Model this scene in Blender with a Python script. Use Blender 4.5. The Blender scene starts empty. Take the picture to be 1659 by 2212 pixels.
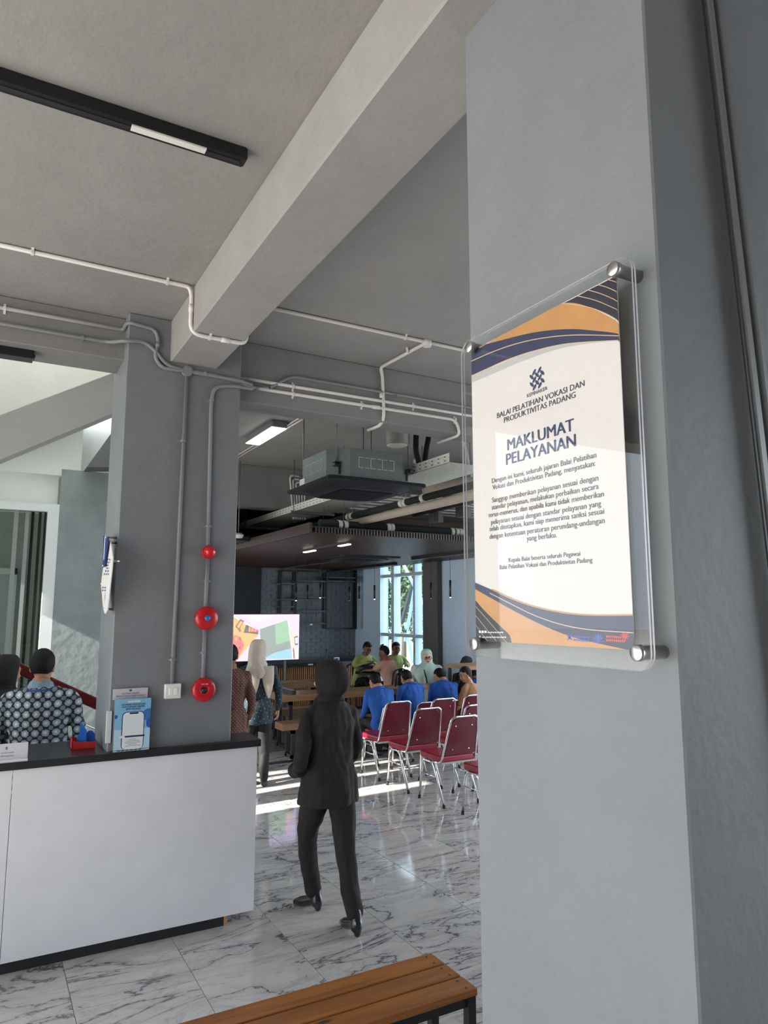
import bpy, bmesh, math, random
from mathutils import Vector, Matrix, Quaternion, noise
from mathutils.bvhtree import BVHTree

random.seed(7)
scene = bpy.context.scene
col = scene.collection

# ---------------------------------------------------------------- camera
CAM_H, FPX, HORIZON, YAW = 1.945, 1530.0, 1318.0, math.radians(29.4)
IW, IH = 1659.0, 2212.0
PITCH = math.atan((HORIZON - IH / 2) / FPX)
cd = bpy.data.cameras.new('camera')
cam = bpy.data.objects.new('camera', cd)
col.objects.link(cam)
cam.location = (0, 0, CAM_H)
cam.rotation_euler = (math.pi / 2 + PITCH, 0, -YAW)
cd.sensor_fit = 'HORIZONTAL'
cd.sensor_width = 36.0
cd.lens = FPX / IW * 36.0
cd.clip_start = 0.05
cd.clip_end = 300
scene.camera = cam

# ---------------------------------------------------------------- sky, sun, exposure
world = bpy.data.worlds.new('sky')
scene.world = world
world.use_nodes = True
wn = world.node_tree.nodes
wn['Background'].inputs['Color'].default_value = (0.83, 0.92, 1.0, 1)
wn['Background'].inputs['Strength'].default_value = 3.4
sd = bpy.data.lights.new('sun', 'SUN')
sd.energy = 14.0
sd.angle = math.radians(0.6)
sd.color = (1.0, 0.95, 0.86)
sun = bpy.data.objects.new('sun', sd)
col.objects.link(sun)
SUN_EL, SUN_AZ = math.radians(27), math.radians(5)
sun_dir = Vector((math.cos(SUN_EL) * math.cos(SUN_AZ), math.cos(SUN_EL) * math.sin(SUN_AZ), -math.sin(SUN_EL)))
sun.rotation_euler = sun_dir.to_track_quat('-Z', 'Y').to_euler()
sun.location = (-20, 0, 15)
vs = scene.view_settings
vs.view_transform = 'Standard'
vs.look = 'None'
vs.gamma = 1.0
vs.use_curve_mapping = False
vs.exposure = 0.53
scene.cycles.max_bounces = 10
scene.cycles.diffuse_bounces = 5
scene.cycles.transparent_max_bounces = 12
scene.cycles.sample_clamp_indirect = 6.0

# ---------------------------------------------------------------- pixel -> place helpers
_fw = Vector((math.sin(YAW) * math.cos(PITCH), math.cos(YAW) * math.cos(PITCH), math.sin(PITCH)))
_rt = Vector((math.cos(YAW), -math.sin(YAW), 0))
_up = _rt.cross(_fw)
_o = Vector((0, 0, CAM_H))


def ray(x, y):
    return _fw + _rt * ((x - IW / 2) / FPX) - _up * ((y - IH / 2) / FPX)


def AZ(x, y, z=0.0):
    d = ray(x, y)
    return _o + d * ((z - CAM_H) / d.z)


def AX(x, y, X):
    d = ray(x, y)
    return _o + d * (X / d.x)


def AY(x, y, Y):
    d = ray(x, y)
    return _o + d * (Y / d.y)


def project(p):
    v = Vector(p) - _o
    z = v.dot(_fw)
    if z < 0.05:
        return (-9999, -9999)
    return (IW / 2 + FPX * v.dot(_rt) / z, IH / 2 - FPX * v.dot(_up) / z)


# ---------------------------------------------------------------- materials
def lin(c):
    c = c / 255.0
    return c / 12.92 if c <= 0.04045 else ((c + 0.055) / 1.055) ** 2.4


def rgb(r, g, b):
    return (lin(r), lin(g), lin(b), 1.0)


MATS = {}


def mat(name, color, rough=0.6, metal=0.0, var=0.0, scale=8.0, bump=0.0, bscale=40.0, spec=0.5, emit=None, estr=1.0, coat=0.0, sheen=0.0, stretch=None):
    if name in MATS:
        return MATS[name]
    m = bpy.data.materials.new(name)
    m.use_nodes = True
    nt = m.node_tree
    b = nt.nodes['Principled BSDF']
    b.inputs['Base Color'].default_value = color
    b.inputs['Roughness'].default_value = rough
    b.inputs['Metallic'].default_value = metal
    b.inputs['Specular IOR Level'].default_value = spec
    b.inputs['Coat Weight'].default_value = coat
    b.inputs['Sheen Weight'].default_value = sheen
    if emit:
        b.inputs['Emission Color'].default_value = emit
        b.inputs['Emission Strength'].default_value = estr
    tc = None
    if var or bump:
        tc = nt.nodes.new('ShaderNodeTexCoord')
        mp = nt.nodes.new('ShaderNodeMapping')
        nt.links.new(tc.outputs['Object'], mp.inputs['Vector'])
        if stretch:
            mp.inputs['Scale'].default_value = stretch
    if var:
        n = nt.nodes.new('ShaderNodeTexNoise')
        n.inputs['Scale'].default_value = scale
        n.inputs['Detail'].default_value = 6
        n.inputs['Roughness'].default_value = 0.65
        nt.links.new(mp.outputs['Vector'], n.inputs['Vector'])
        r = nt.nodes.new('ShaderNodeValToRGB')
        r.color_ramp.elements[0].position = 0.3
        r.color_ramp.elements[1].position = 0.7
        r.color_ramp.elements[0].color = tuple(c * (1 - var) for c in color[:3]) + (1,)
        r.color_ramp.elements[1].color = tuple(min(1, c * (1 + var)) for c in color[:3]) + (1,)
        nt.links.new(n.outputs['Fac'], r.inputs['Fac'])
        nt.links.new(r.outputs['Color'], b.inputs['Base Color'])
    if bump:
        n2 = nt.nodes.new('ShaderNodeTexNoise')
        n2.inputs['Scale'].default_value = bscale
        n2.inputs['Detail'].default_value = 4
        nt.links.new(mp.outputs['Vector'], n2.inputs['Vector'])
        bp = nt.nodes.new('ShaderNodeBump')
        bp.inputs['Strength'].default_value = bump
        bp.inputs['Distance'].default_value = 0.01
        nt.links.new(n2.outputs['Fac'], bp.inputs['Height'])
        nt.links.new(bp.outputs['Normal'], b.inputs['Normal'])
    MATS[name] = m
    return m


def ramp(nt, stops, fac):
    r = nt.nodes.new('ShaderNodeValToRGB')
    els = r.color_ramp.elements
    while len(els) < len(stops):
        els.new(0.5)
    for e, (p, c) in zip(els, stops):
        e.position = p
        e.color = c
    nt.links.new(fac, r.inputs['Fac'])
    return r.outputs['Color']


def mathn(nt, op, a, b=None):
    n = nt.nodes.new('ShaderNodeMath')
    n.operation = op
    for i, v in enumerate((a, b)):
        if v is None:
            continue
        if isinstance(v, (int, float)):
            n.inputs[i].default_value = v
        else:
            nt.links.new(v, n.inputs[i])
    return n.outputs[0]


def node_mat(name):
    m = bpy.data.materials.new(name)
    m.use_nodes = True
    MATS[name] = m
    return m, m.node_tree, m.node_tree.nodes['Principled BSDF']


def tex(nt, kind, vec, **kw):
    n = nt.nodes.new('ShaderNodeTex' + kind)
    for k, v in kw.items():
        n.inputs[k].default_value = v
    nt.links.new(vec, n.inputs['Vector'])
    return n


def objco(nt, scale=(1, 1, 1), rot=(0, 0, 0), rnd=0.0):
    tc = nt.nodes.new('ShaderNodeTexCoord')
    mp = nt.nodes.new('ShaderNodeMapping')
    mp.inputs['Scale'].default_value = scale
    mp.inputs['Rotation'].default_value = rot
    src = tc.outputs['Object']
    if rnd:
        oi = nt.nodes.new('ShaderNodeObjectInfo')
        va = nt.nodes.new('ShaderNodeVectorMath')
        va.operation = 'MULTIPLY_ADD'
        va.inputs[1].default_value = (rnd, rnd * 1.7, rnd * 0.6)
        nt.links.new(oi.outputs['Random'], va.inputs[0])
        nt.links.new(src, va.inputs[2])
        src = va.outputs[0]
    nt.links.new(src, mp.inputs['Vector'])
    return mp.outputs['Vector']


def marble_mat():
    m, nt, b = node_mat('marble_tile')
    v = objco(nt, scale=(0.75, 2.3, 1.0), rot=(0, 0, 0.22), rnd=9.0)
    n = tex(nt, 'Noise', v, Scale=1.25, Detail=7.0, Roughness=0.60, Distortion=0.8)
    ridge = mathn(nt, 'ABSOLUTE', mathn(nt, 'SUBTRACT', n.outputs['Fac'], 0.5))
    c1 = ramp(nt, [(0.0, rgb(92, 90, 92)), (0.004, rgb(128, 126, 128)), (0.012, rgb(186, 184, 183)), (0.10, rgb(200, 197, 195))], ridge)
    n2 = tex(nt, 'Noise', v, Scale=2.6, Detail=6.0, Roughness=0.65, Distortion=1.4)
    r2 = mathn(nt, 'ABSOLUTE', mathn(nt, 'SUBTRACT', n2.outputs['Fac'], 0.47))
    c2 = ramp(nt, [(0.0, rgb(176, 174, 176)), (0.010, rgb(228, 227, 227)), (0.05, (1, 1, 1, 1))], r2)
    mx = nt.nodes.new('ShaderNodeMix')
    mx.data_type = 'RGBA'
    mx.blend_type = 'MULTIPLY'
    mx.inputs[0].default_value = 0.5
    nt.links.new(c1, mx.inputs[6])
    nt.links.new(c2, mx.inputs[7])
    nt.links.new(mx.outputs[2], b.inputs['Base Color'])
    b.inputs['Roughness'].default_value = 0.07
    b.inputs['Specular IOR Level'].default_value = 0.6
    return m


def wood_mat(name, c0, c1, knots=False, rough=0.45, axis='X', scale=1.0):
    m, nt, b = node_mat(name)
    sc = {'X': (0.6, 9, 9), 'Y': (9, 0.6, 9), 'Z': (9, 9, 0.6)}[axis]
    v = objco(nt, scale=tuple(s * scale for s in sc), rnd=5.0)
    n = tex(nt, 'Noise', v, Scale=2.0, Detail=8.0, Roughness=0.6, Distortion=1.1)
    w = tex(nt, 'Noise', v, Scale=9.0, Detail=4.0, Roughness=0.7)
    f = mathn(nt, 'ADD', mathn(nt, 'MULTIPLY', n.outputs['Fac'], 0.7), mathn(nt, 'MULTIPLY', w.outputs['Fac'], 0.3))
    c = ramp(nt, [(0.32, c0), (0.5, tuple((a + d) / 2 for a, d in zip(c0, c1))), (0.68, c1)], f)
    if knots:
        vk = objco(nt, scale={'X': (1.6, 5, 1), 'Y': (5, 1.6, 1), 'Z': (5, 5, 1.6)}[axis], rnd=3.0)
        k = tex(nt, 'Voronoi', vk, Scale=1.6)
        kc = ramp(nt, [(0.0, rgb(40, 24, 14)), (0.055, rgb(70, 40, 20)), (0.12, (1, 1, 1, 1))], k.outputs['Distance'])
        mx = nt.nodes.new('ShaderNodeMix')
        mx.data_type = 'RGBA'
        mx.blend_type = 'MULTIPLY'
        mx.inputs[0].default_value = 0.85
        nt.links.new(c, mx.inputs[6])
        nt.links.new(kc, mx.inputs[7])
        c = mx.outputs[2]
    nt.links.new(c, b.inputs['Base Color'])
    b.inputs['Roughness'].default_value = rough
    return m


def clear_mat(name, tint=(1, 1, 1, 1), ior=1.49, rough=0.0):
    """thin clear sheet: transparent with a Fresnel gloss"""
    m = bpy.data.materials.new(name)
    m.use_nodes = True
    nt = m.node_tree
    nt.nodes.remove(nt.nodes['Principled BSDF'])
    out = nt.nodes['Material Output']
    t = nt.nodes.new('ShaderNodeBsdfTransparent')
    t.inputs['Color'].default_value = tint
    g = nt.nodes.new('ShaderNodeBsdfGlossy')
    g.inputs['Roughness'].default_value = rough
    f = nt.nodes.new('ShaderNodeFresnel')
    ge = nt.nodes.new('ShaderNodeNewGeometry')
    ex = mathn(nt, 'SUBTRACT', 1.0, mathn(nt, 'MULTIPLY', ge.outputs['Backfacing'], 2.0))
    nt.links.new(mathn(nt, 'POWER', ior, ex), f.inputs['IOR'])
    mx = nt.nodes.new('ShaderNodeMixShader')
    nt.links.new(f.outputs[0], mx.inputs[0])
    nt.links.new(t.outputs[0], mx.inputs[1])
    nt.links.new(g.outputs[0], mx.inputs[2])
    nt.links.new(mx.outputs[0], out.inputs['Surface'])
    MATS[name] = m
    return m


def emit_mat(name, color, strength):
    m = mat(name, (0.8, 0.8, 0.8, 1), 0.5, emit=color, estr=strength)
    return m


# ---------------------------------------------------------------- mesh builder
class MB:
    def __init__(self):
        self.v, self.f, self.mi, self.sm = [], [], [], []

    def add(self, verts, faces, mi=0, smooth=False):
        o = len(self.v)
        self.v += [tuple(p) for p in verts]
        for f in faces:
            self.f.append(tuple(i + o for i in f))
            self.mi.append(mi)
            self.sm.append(smooth)
        return self

    def box(self, lo, hi, mi=0, M=None):
        x0, y0, z0 = lo
        x1, y1, z1 = hi
        vs_ = [Vector(p) for p in ((x0, y0, z0), (x1, y0, z0), (x1, y1, z0), (x0, y1, z0), (x0, y0, z1), (x1, y0, z1), (x1, y1, z1), (x0, y1, z1))]
        if M is not None:
            vs_ = [M @ p for p in vs_]
        return self.add(vs_, [(0, 3, 2, 1), (4, 5, 6, 7), (0, 1, 5, 4), (1, 2, 6, 5), (2, 3, 7, 6), (3, 0, 4, 7)], mi)

    def cbox(self, c, s, mi=0, rz=0.0, M=None):
        m = Matrix.Translation(Vector(c)) @ Matrix.Rotation(rz, 4, 'Z')
        if M is not None:
            m = M @ m
        h = Vector(s) / 2
        return self.box(-h, h, mi, m)

    def bar(self, p0, p1, w, h, mi=0, up=(0, 0, 1)):
        """rectangular bar between two points"""
        p0, p1 = Vector(p0), Vector(p1)
        d = (p1 - p0).normalized()
        u = Vector(up)
        s = d.cross(u)
        if s.length < 1e-4:
            s = d.cross(Vector((0, 1, 0)))
        s.normalize()
        u = s.cross(d).normalized()
        vv = []
        for p in (p0, p1):
            for a, b in ((-1, -1), (1, -1), (1, 1), (-1, 1)):
                vv.append(p + s * (a * w / 2) + u * (b * h / 2))
        return self.add(vv, [(3, 2, 1, 0), (4, 5, 6, 7), (0, 1, 5, 4), (1, 2, 6, 5), (2, 3, 7, 6), (3, 0, 4, 7)], mi)

    def tube(self, pts, rad, n=10, mi=0, cap=True, smooth=True, flat=None):
        """round (or elliptical: rad = (a, b) with flat = lateral axis) tube through points"""
        pts = [Vector(p) for p in pts]
        k = len(pts)
        rads = rad if isinstance(rad, (list,)) else [rad] * k
        vv, ff = [], []
        prev = None
        for i, p in enumerate(pts):
            t = (pts[min(i + 1, k - 1)] - pts[max(i - 1, 0)])
            if t.length < 1e-9:
                t = Vector((0, 0, 1))
            t.normalize()
            if flat is not None:
                s = Vector(flat)
                s = (s - t * s.dot(t))
                s.normalize()
            elif prev is None:
                s = t.cross(Vector((0.13, 0.21, 0.97)))
                if s.length < 0.05:
                    s = t.cross(Vector((1, 0, 0)))
                s.normalize()
            else:
                s = prev - t * prev.dot(t)
                s.normalize()
            prev = s
            b = t.cross(s)
            r = rads[i]
            ra, rb = (r if isinstance(r, tuple) else (r, r))
            for j in range(n):
                a = 2 * math.pi * j / n
                vv.append(p + s * (ra * math.cos(a)) + b * (rb * math.sin(a)))
        for i in range(k - 1):
            for j in range(n):
                j2 = (j + 1) % n
                ff.append((i * n + j, i * n + j2, (i + 1) * n + j2, (i + 1) * n + j))
        self.add(vv, ff, mi, smooth)
        if cap:
            o = len(self.v) - len(vv)
            self.f.append(tuple(o + j for j in reversed(range(n))))
            self.mi.append(mi)
            self.sm.append(False)
            self.f.append(tuple(o + (k - 1) * n + j for j in range(n)))
            self.mi.append(mi)
            self.sm.append(False)
        return self

    def cyl(self, p0, p1, r, n=16, mi=0, r2=None, smooth=True):
        return self.tube([p0, p1], [r, r if r2 is None else r2], n, mi, True, smooth)

    def lathe(self, prof, n=24, mi=0, M=None, smooth=True):
        """prof: list of (r, z)"""
        vv, ff = [], []
        for r, z in prof:
            for j in range(n):
                a = 2 * math.pi * j / n
                p = Vector((r * math.cos(a), r * math.sin(a), z))
                vv.append(M @ p if M is not None else p)
        k = len(prof)
        for i in range(k - 1):
            for j in range(n):
                j2 = (j + 1) % n
                ff.append((i * n + j, i * n + j2, (i + 1) * n + j2, (i + 1) * n + j))
        self.add(vv, ff, mi, smooth)
        o = len(self.v) - len(vv)
        for idx, rev in ((0, True), (k - 1, False)):
            if prof[idx][0] > 1e-6:
                loop = [o + idx * n + j for j in range(n)]
                self.f.append(tuple(reversed(loop)) if rev else tuple(loop))
                self.mi.append(mi)
                self.sm.append(False)
        return self

    def ell(self, c, r, n=14, k=8, mi=0, M=None):
        """ellipsoid, r = (rx, ry, rz); M a rotation"""
        c = Vector(c)
        R = M if M is not None else Matrix.Identity(3)
        vv = [c + R @ Vector((0, 0, -r[2]))]
        for i in range(1, k):
            ph = -math.pi / 2 + math.pi * i / k
            for j in range(n):
                a = 2 * math.pi * j / n
                vv.append(c + R @ Vector((r[0] * math.cos(ph) * math.cos(a), r[1] * math.cos(ph) * math.sin(a), r[2] * math.sin(ph))))
        vv.append(c + R @ Vector((0, 0, r[2])))
        ff = []
        for j in range(n):
            ff.append((0, 1 + (j + 1) % n, 1 + j))
        for i in range(k - 2):
            for j in range(n):
                j2 = (j + 1) % n
                ff.append((1 + i * n + j, 1 + i * n + j2, 1 + (i + 1) * n + j2, 1 + (i + 1) * n + j))
        last = len(vv) - 1
        for j in range(n):
            ff.append((1 + (k - 2) * n + j, 1 + (k - 2) * n + (j + 1) % n, last))
        return self.add(vv, ff, mi, True)

    def prism(self, poly, ext, mi=0, M=None):
        """polygon of 3D points extruded by vector ext"""
        a = [Vector(p) for p in poly]
        e = Vector(ext)
        b = [p + e for p in a]
        n = len(a)
        vv = a + b
        if M is not None:
            vv = [M @ p for p in vv]
        ff = [tuple(reversed(range(n))), tuple(range(n, 2 * n))]
        for i in range(n):
            j = (i + 1) % n
            ff.append((i, j, n + j, n + i))
        return self.add(vv, ff, mi)

    def poly(self, pts, mi=0):
        return self.add(pts, [tuple(range(len(pts)))], mi)

    def mesh(self, name, mats, bevel=0.0, seg=1):
        me = bpy.data.meshes.new(name)
        me.from_pydata(self.v, [], self.f)
        for m in (mats if isinstance(mats, (list, tuple)) else [mats]):
            me.materials.append(m)
        for p, mi, sm in zip(me.polygons, self.mi, self.sm):
            p.material_index = mi
            p.use_smooth = sm
        bm = bmesh.new()
        bm.from_mesh(me)
        if bevel:
            es = [e for e in bm.edges if len(e.link_faces) == 2 and e.calc_face_angle(0) > 0.6]
            bmesh.ops.bevel(bm, geom=es, offset=bevel, segments=seg, profile=0.5, affect='EDGES')
        bmesh.ops.recalc_face_normals(bm, faces=bm.faces)
        bm.to_mesh(me)
        bm.free()
        return me

    def build(self, name, mats, parent=None, bevel=0.0, seg=1, loc=None):
        me = self.mesh(name, mats, bevel, seg)
        return obj(name, me, parent, loc)


def obj(name, me, parent=None, loc=None):
    o = bpy.data.objects.new(name, me)
    col.objects.link(o)
    if parent is not None:
        o.parent = parent
    if loc is not None:
        o.location = loc
    return o


def tag(o, label=None, cat=None, group=None, kind=None):
    if label:
        o['label'] = label
    if cat:
        o['category'] = cat
    if group:
        o['group'] = group
    if kind:
        o['kind'] = kind
    return o


def thing(name, label, cat, loc=(0, 0, 0), rz=0.0, group=None):
    o = bpy.data.objects.new(name, None)
    o.empty_display_size = 0.1
    col.objects.link(o)
    o.location = loc
    o.rotation_euler = (0, 0, rz)
    return tag(o, label, cat, group)


def copy_tree(o, parent=None):
    c = o.copy()
    col.objects.link(c)
    if parent is not None:
        c.parent = parent
    for ch in o.children:
        copy_tree(ch, c)
    return c


def struct(o, label=None, cat=None):
    return tag(o, label, cat, kind='structure')


def smooth_path(pts, n=4):
    """Catmull-Rom through points"""
    P = [Vector(p) for p in pts]
    out = []
    for i in range(len(P) - 1):
        p0, p1, p2, p3 = P[max(i - 1, 0)], P[i], P[i + 1], P[min(i + 2, len(P) - 1)]
        for k in range(n):
            t = k / n
            out.append(0.5 * ((2 * p1) + (-p0 + p2) * t + (2 * p0 - 5 * p1 + 4 * p2 - p3) * t * t + (-p0 + 3 * p1 - 3 * p2 + p3) * t ** 3))
    out.append(P[-1])
    return out


def round_path(pts, r=0.05, n=5):
    """polyline with rounded corners"""
    P = [Vector(p) for p in pts]
    out = [P[0]]
    for i in range(1, len(P) - 1):
        a, b, c = P[i - 1], P[i], P[i + 1]
        rr = min(r, (a - b).length * 0.45, (c - b).length * 0.45)
        p, q = b + (a - b).normalized() * rr, b + (c - b).normalized() * rr
        for k in range(n + 1):
            t = k / n
            out.append(p * (1 - t) ** 2 + b * 2 * t * (1 - t) + q * t * t)
    out.append(P[-1])
    return out


def text_mesh(s, size, mi_mat, align='CENTER', depth=0.0, spacing=1.0, bold=0.0, linesp=1.0):
    """flat lettering as a mesh in its own XY plane"""
    c = bpy.data.curves.new('lettering', 'FONT')
    c.body = s
    c.size = size
    c.align_x = align
    c.align_y = 'CENTER'
    c.space_character = spacing
    c.space_line = linesp
    c.offset = bold
    c.extrude = depth
    c.resolution_u = 3
    o = bpy.data.objects.new('lettering', c)
    col.objects.link(o)
    dg = bpy.context.evaluated_depsgraph_get()
    me = bpy.data.meshes.new_from_object(o.evaluated_get(dg))
    bpy.data.objects.remove(o)
    me.materials.clear()
    me.materials.append(mi_mat)
    return me
# ================================================================ materials of the setting
PAINT = mat('grey_wall_paint', (0.204, 0.211, 0.226, 1), 0.55, var=0.07, scale=3.0, bump=0.25, bscale=30)
CEILP = mat('ceiling_paint', (0.31, 0.295, 0.285, 1), 0.7, var=0.08, scale=2.2, bump=0.35, bscale=18)
BEAMP = mat('beam_paint', (0.33, 0.315, 0.30, 1), 0.65, var=0.09, scale=2.6, bump=0.3, bscale=20)
BEAMD = mat('cross_beam_paint', (0.255, 0.245, 0.24, 1), 0.65, var=0.09, scale=2.6, bump=0.3, bscale=20)
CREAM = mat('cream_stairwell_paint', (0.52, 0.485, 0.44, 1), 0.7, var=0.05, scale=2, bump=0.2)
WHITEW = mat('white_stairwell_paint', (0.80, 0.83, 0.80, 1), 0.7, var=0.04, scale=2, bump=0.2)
PLASTER = mat('blue_grey_plaster', (0.27, 0.31, 0.315, 1), 0.75, var=0.12, scale=5, bump=0.45, bscale=12)
BLACKW = mat('black_wall_paint', (0.016, 0.017, 0.022, 1), 0.6, var=0.2, scale=3)
BLUEW = mat('blue_grey_wall_paint', (0.50, 0.63, 0.77, 1), 0.5, var=0.06, scale=2)
DARKW = mat('charcoal_wall_paint', (0.17, 0.185, 0.20, 1), 0.65, var=0.12, scale=3)
CONCRETE = mat('outdoor_concrete', (0.50, 0.48, 0.45, 1), 0.85, var=0.12, scale=1.2, bump=0.4, bscale=12)
GROUT = mat('grey_grout', (0.32, 0.31, 0.30, 1), 0.8)
WHITEP = mat('white_plastic', (0.78, 0.76, 0.73, 1), 0.4)
GREYC = mat('painted_conduit', (0.24, 0.24, 0.25, 1), 0.5, bump=0.2, bscale=60)
WHITEC = mat('white_conduit', (0.80, 0.77, 0.74, 1), 0.35)
BLACKM = mat('black_metal', (0.018, 0.018, 0.020, 1), 0.4, metal=0.3)
BLACKP = mat('black_plastic', (0.020, 0.020, 0.023, 1), 0.45)
CHROME = mat('chrome', (0.82, 0.82, 0.83, 1), 0.09, metal=1.0)
STEEL = mat('brushed_steel', (0.58, 0.56, 0.53, 1), 0.28, metal=1.0, var=0.08, scale=60)
GALV = mat('galvanised_steel', (0.64, 0.67, 0.60, 1), 0.45, metal=0.1, var=0.22, scale=30)
MARBLE = marble_mat()
GLASS = clear_mat('window_glass', (0.86, 0.93, 0.94, 1), 1.45)
ACRYL = clear_mat('clear_acrylic', (0.985, 0.988, 0.985, 1), 1.28)
ACRYLE = mat('acrylic_edge_highlight', (0.90, 0.89, 0.95, 1), 0.25, spec=0.8)  # edge highlight put in as a near-white base colour
LED = emit_mat('lit_diffuser', (0.95, 0.98, 1.0, 1), 9.0)

S_ = 4.62 / 4.5


def up(z):
    return CAM_H + (z - CAM_H) * S_


ZC = up(3.81)        # slab soffit
YB, XR = 13.6, 6.96   # back wall, window wall

# ---------------------------------------------------------------- floor and tiles
fl = MB().box((-1.6, -4.0, -0.12), (XR + 0.1, YB + 0.2, -0.004)).build('floor', GROUT)
struct(fl, 'polished white marble-look tile floor with grey veins')
T = 0.6
tile = MB().box((-T / 2 + .0015, -T / 2 + .0015, -0.012), (T / 2 - .0015, T / 2 - .0015, 0)).mesh('tile', MARBLE, bevel=0.0015)
cells, rest = [], []
for i in range(-5, 10):
    for j in range(-14, 16):
        cx, cy = 1.127 + T * (i + 0.5), 4.03 + T * (j + 0.5)
        if cx < -1.6 or cx > XR - .2 or cy > YB - .2 or cy < -3.9:
            continue
        u, v = project((cx, cy, 0))
        if -150 < u < 1300 and 1500 < v < 2420 and cy < 11.5:
            cells.append((cx, cy))
        else:
            rest.append((cx, cy))
cells.sort(key=lambda c: c[0] ** 2 + c[1] ** 2)
rest += cells[290:]
for cx, cy in cells[:290]:
    t = obj('tile', tile, fl, (cx, cy, 0))
    t.rotation_euler = (0, 0, math.pi if random.random() < 0.35 else 0)
mb = MB()
for cx, cy in rest:
    mb.box((cx - T / 2 + .0015, cy - T / 2 + .0015, -0.012), (cx + T / 2 - .0015, cy + T / 2 - .0015, 0))
tag(mb.build('distant_tiles', MARBLE, fl), kind='stuff')
st = MB().box((1.7, 8.86, 0), (XR, 8.99, 0.004)).build('trim_1', BLACKM)
struct(st, 'black metal strip set across the tile floor')
st = MB().box((3.4, 9.6, 0), (XR - .05, YB - 1.0, 0.006)).build('trim_2', mat('dark_vinyl_floor', (0.16, 0.135, 0.115, 1), 0.3, var=0.15, scale=4, stretch=(1, 6, 1)))
struct(st, 'brown wood-look floor strip under the long tables')

gd = MB().box((-60, -40, -0.3), (60, 60, -0.125)).build('ground', CONCRETE)
struct(gd, 'pale concrete ground outside')

# ---------------------------------------------------------------- ceiling, beams, columns
ce = MB()
ce.box((-8.3, -5, ZC), (XR + .2, 5.06, ZC + 0.15))  # slab carried past the open side as an unseen canopy against the sun
ce.box((1.4, 5.06, ZC), (XR + .2, YB + .2, ZC + 0.15))
struct(ce.build('ceiling', CEILP), 'grey painted concrete ceiling slab')

CY0, CY1, CX0, CX1 = 4.62, 5.16, 0.690 * S_, 1.425 * S_
cl = MB().box((CX0, CY0, 0), (CX1, CY1, ZC)).build('column_1', PAINT, bevel=0.006)
struct(cl, 'grey square column with conduits and red alarms')
bm1 = MB().box((0.952 * S_, -5, up(3.53)), (1.258 * S_, CY0 + .01, ZC)).build('beam_1', BEAMP, bevel=0.008)
struct(bm1, 'light grey concrete beam running overhead to the column')
bm2 = MB().box((-7, 4.62 * S_, up(3.53)), (CX0 + .01, 4.925 * S_, ZC)).build('beam_2', BEAMD, bevel=0.006)
struct(bm2, 'grey cross beam left of the column')
bm3 = MB().box((CX1 - .01, 4.62 * S_, up(3.375)), (XR, 4.84 * S_, ZC)).build('beam_3', BEAMD, bevel=0.006)
struct(bm3, 'grey cross beam right of the column with white conduits')
bm4 = MB().box((1.4, 8.93, 3.30), (XR, 9.2, ZC)).build('beam_4', BEAMD, bevel=0.006)
struct(bm4, 'dark grey beam deep in the room')

XP = 1.10
PY0, PY1 = 0.790 * XP, 1.346 * XP
pl = MB().box((XP, PY0, 0), (XP + 0.62, PY1, ZC)).build('column_2', PAINT, bevel=0.004)
struct(pl, 'wide pale grey pillar carrying the acrylic notice')
wr = MB().box((XP + 0.2, PY0 + 0.02, 0), (XR, PY0 + 0.25, ZC)).build('wall_front', PAINT)
struct(wr, 'dark grey wall beside the pillar')
# wall out of frame that closes the lobby, then an added light blocker
wb = MB().box((-7.2, -5.2, 0), (XR, -5.0, ZC)).build('wall_entrance', mat('entrance_wall_paint', (0.22, 0.215, 0.21, 1), 0.7))
struct(wb, 'grey wall behind the viewer')

ws = MB().box((-3.2, -5.0, 0), (-3.0, -0.9, ZC)).build('wall_light_blocker', MATS['entrance_wall_paint'])  # unseen stub added to keep sky light off the front-facing surfaces
struct(ws, 'grey wall stub added out of view to block sky light')

# ---------------------------------------------------------------- far room walls
bw = MB().box((1.5, YB, 0), (XR + .2, YB + .2, ZC)).build('wall_back', DARKW)
struct(bw, 'dark grey brick back wall of the cafe')
BRICK = mat('dark_brick_paint', (0.23, 0.25, 0.275, 1), 0.5, var=0.15, scale=20, bump=0.3, bscale=60)
mb = MB()
bx0 = AY(563, 1300, YB).x
z, row = 1.0, 0
while z < 2.78:
    x = bx0 - (0.11 if row % 2 else 0)
    while x < XR - .01:
        a, b_ = max(x, bx0), min(x + 0.214, XR - .005)
        if b_ - a > 0.02:
            d = random.uniform(0.010, 0.016)
            mb.box((a, YB - d, z), (b_, YB, z + 0.068))
        x += 0.22
    z += 0.074
    row += 1
tag(mb.build('brick', BRICK, bw), 'small dark grey painted bricks in courses', kind='stuff')
bp = MB().box((1.5, YB - .06, 0), (bx0 - .02, YB, 2.79)).build('black_panel', BLACKW, bw)

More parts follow.
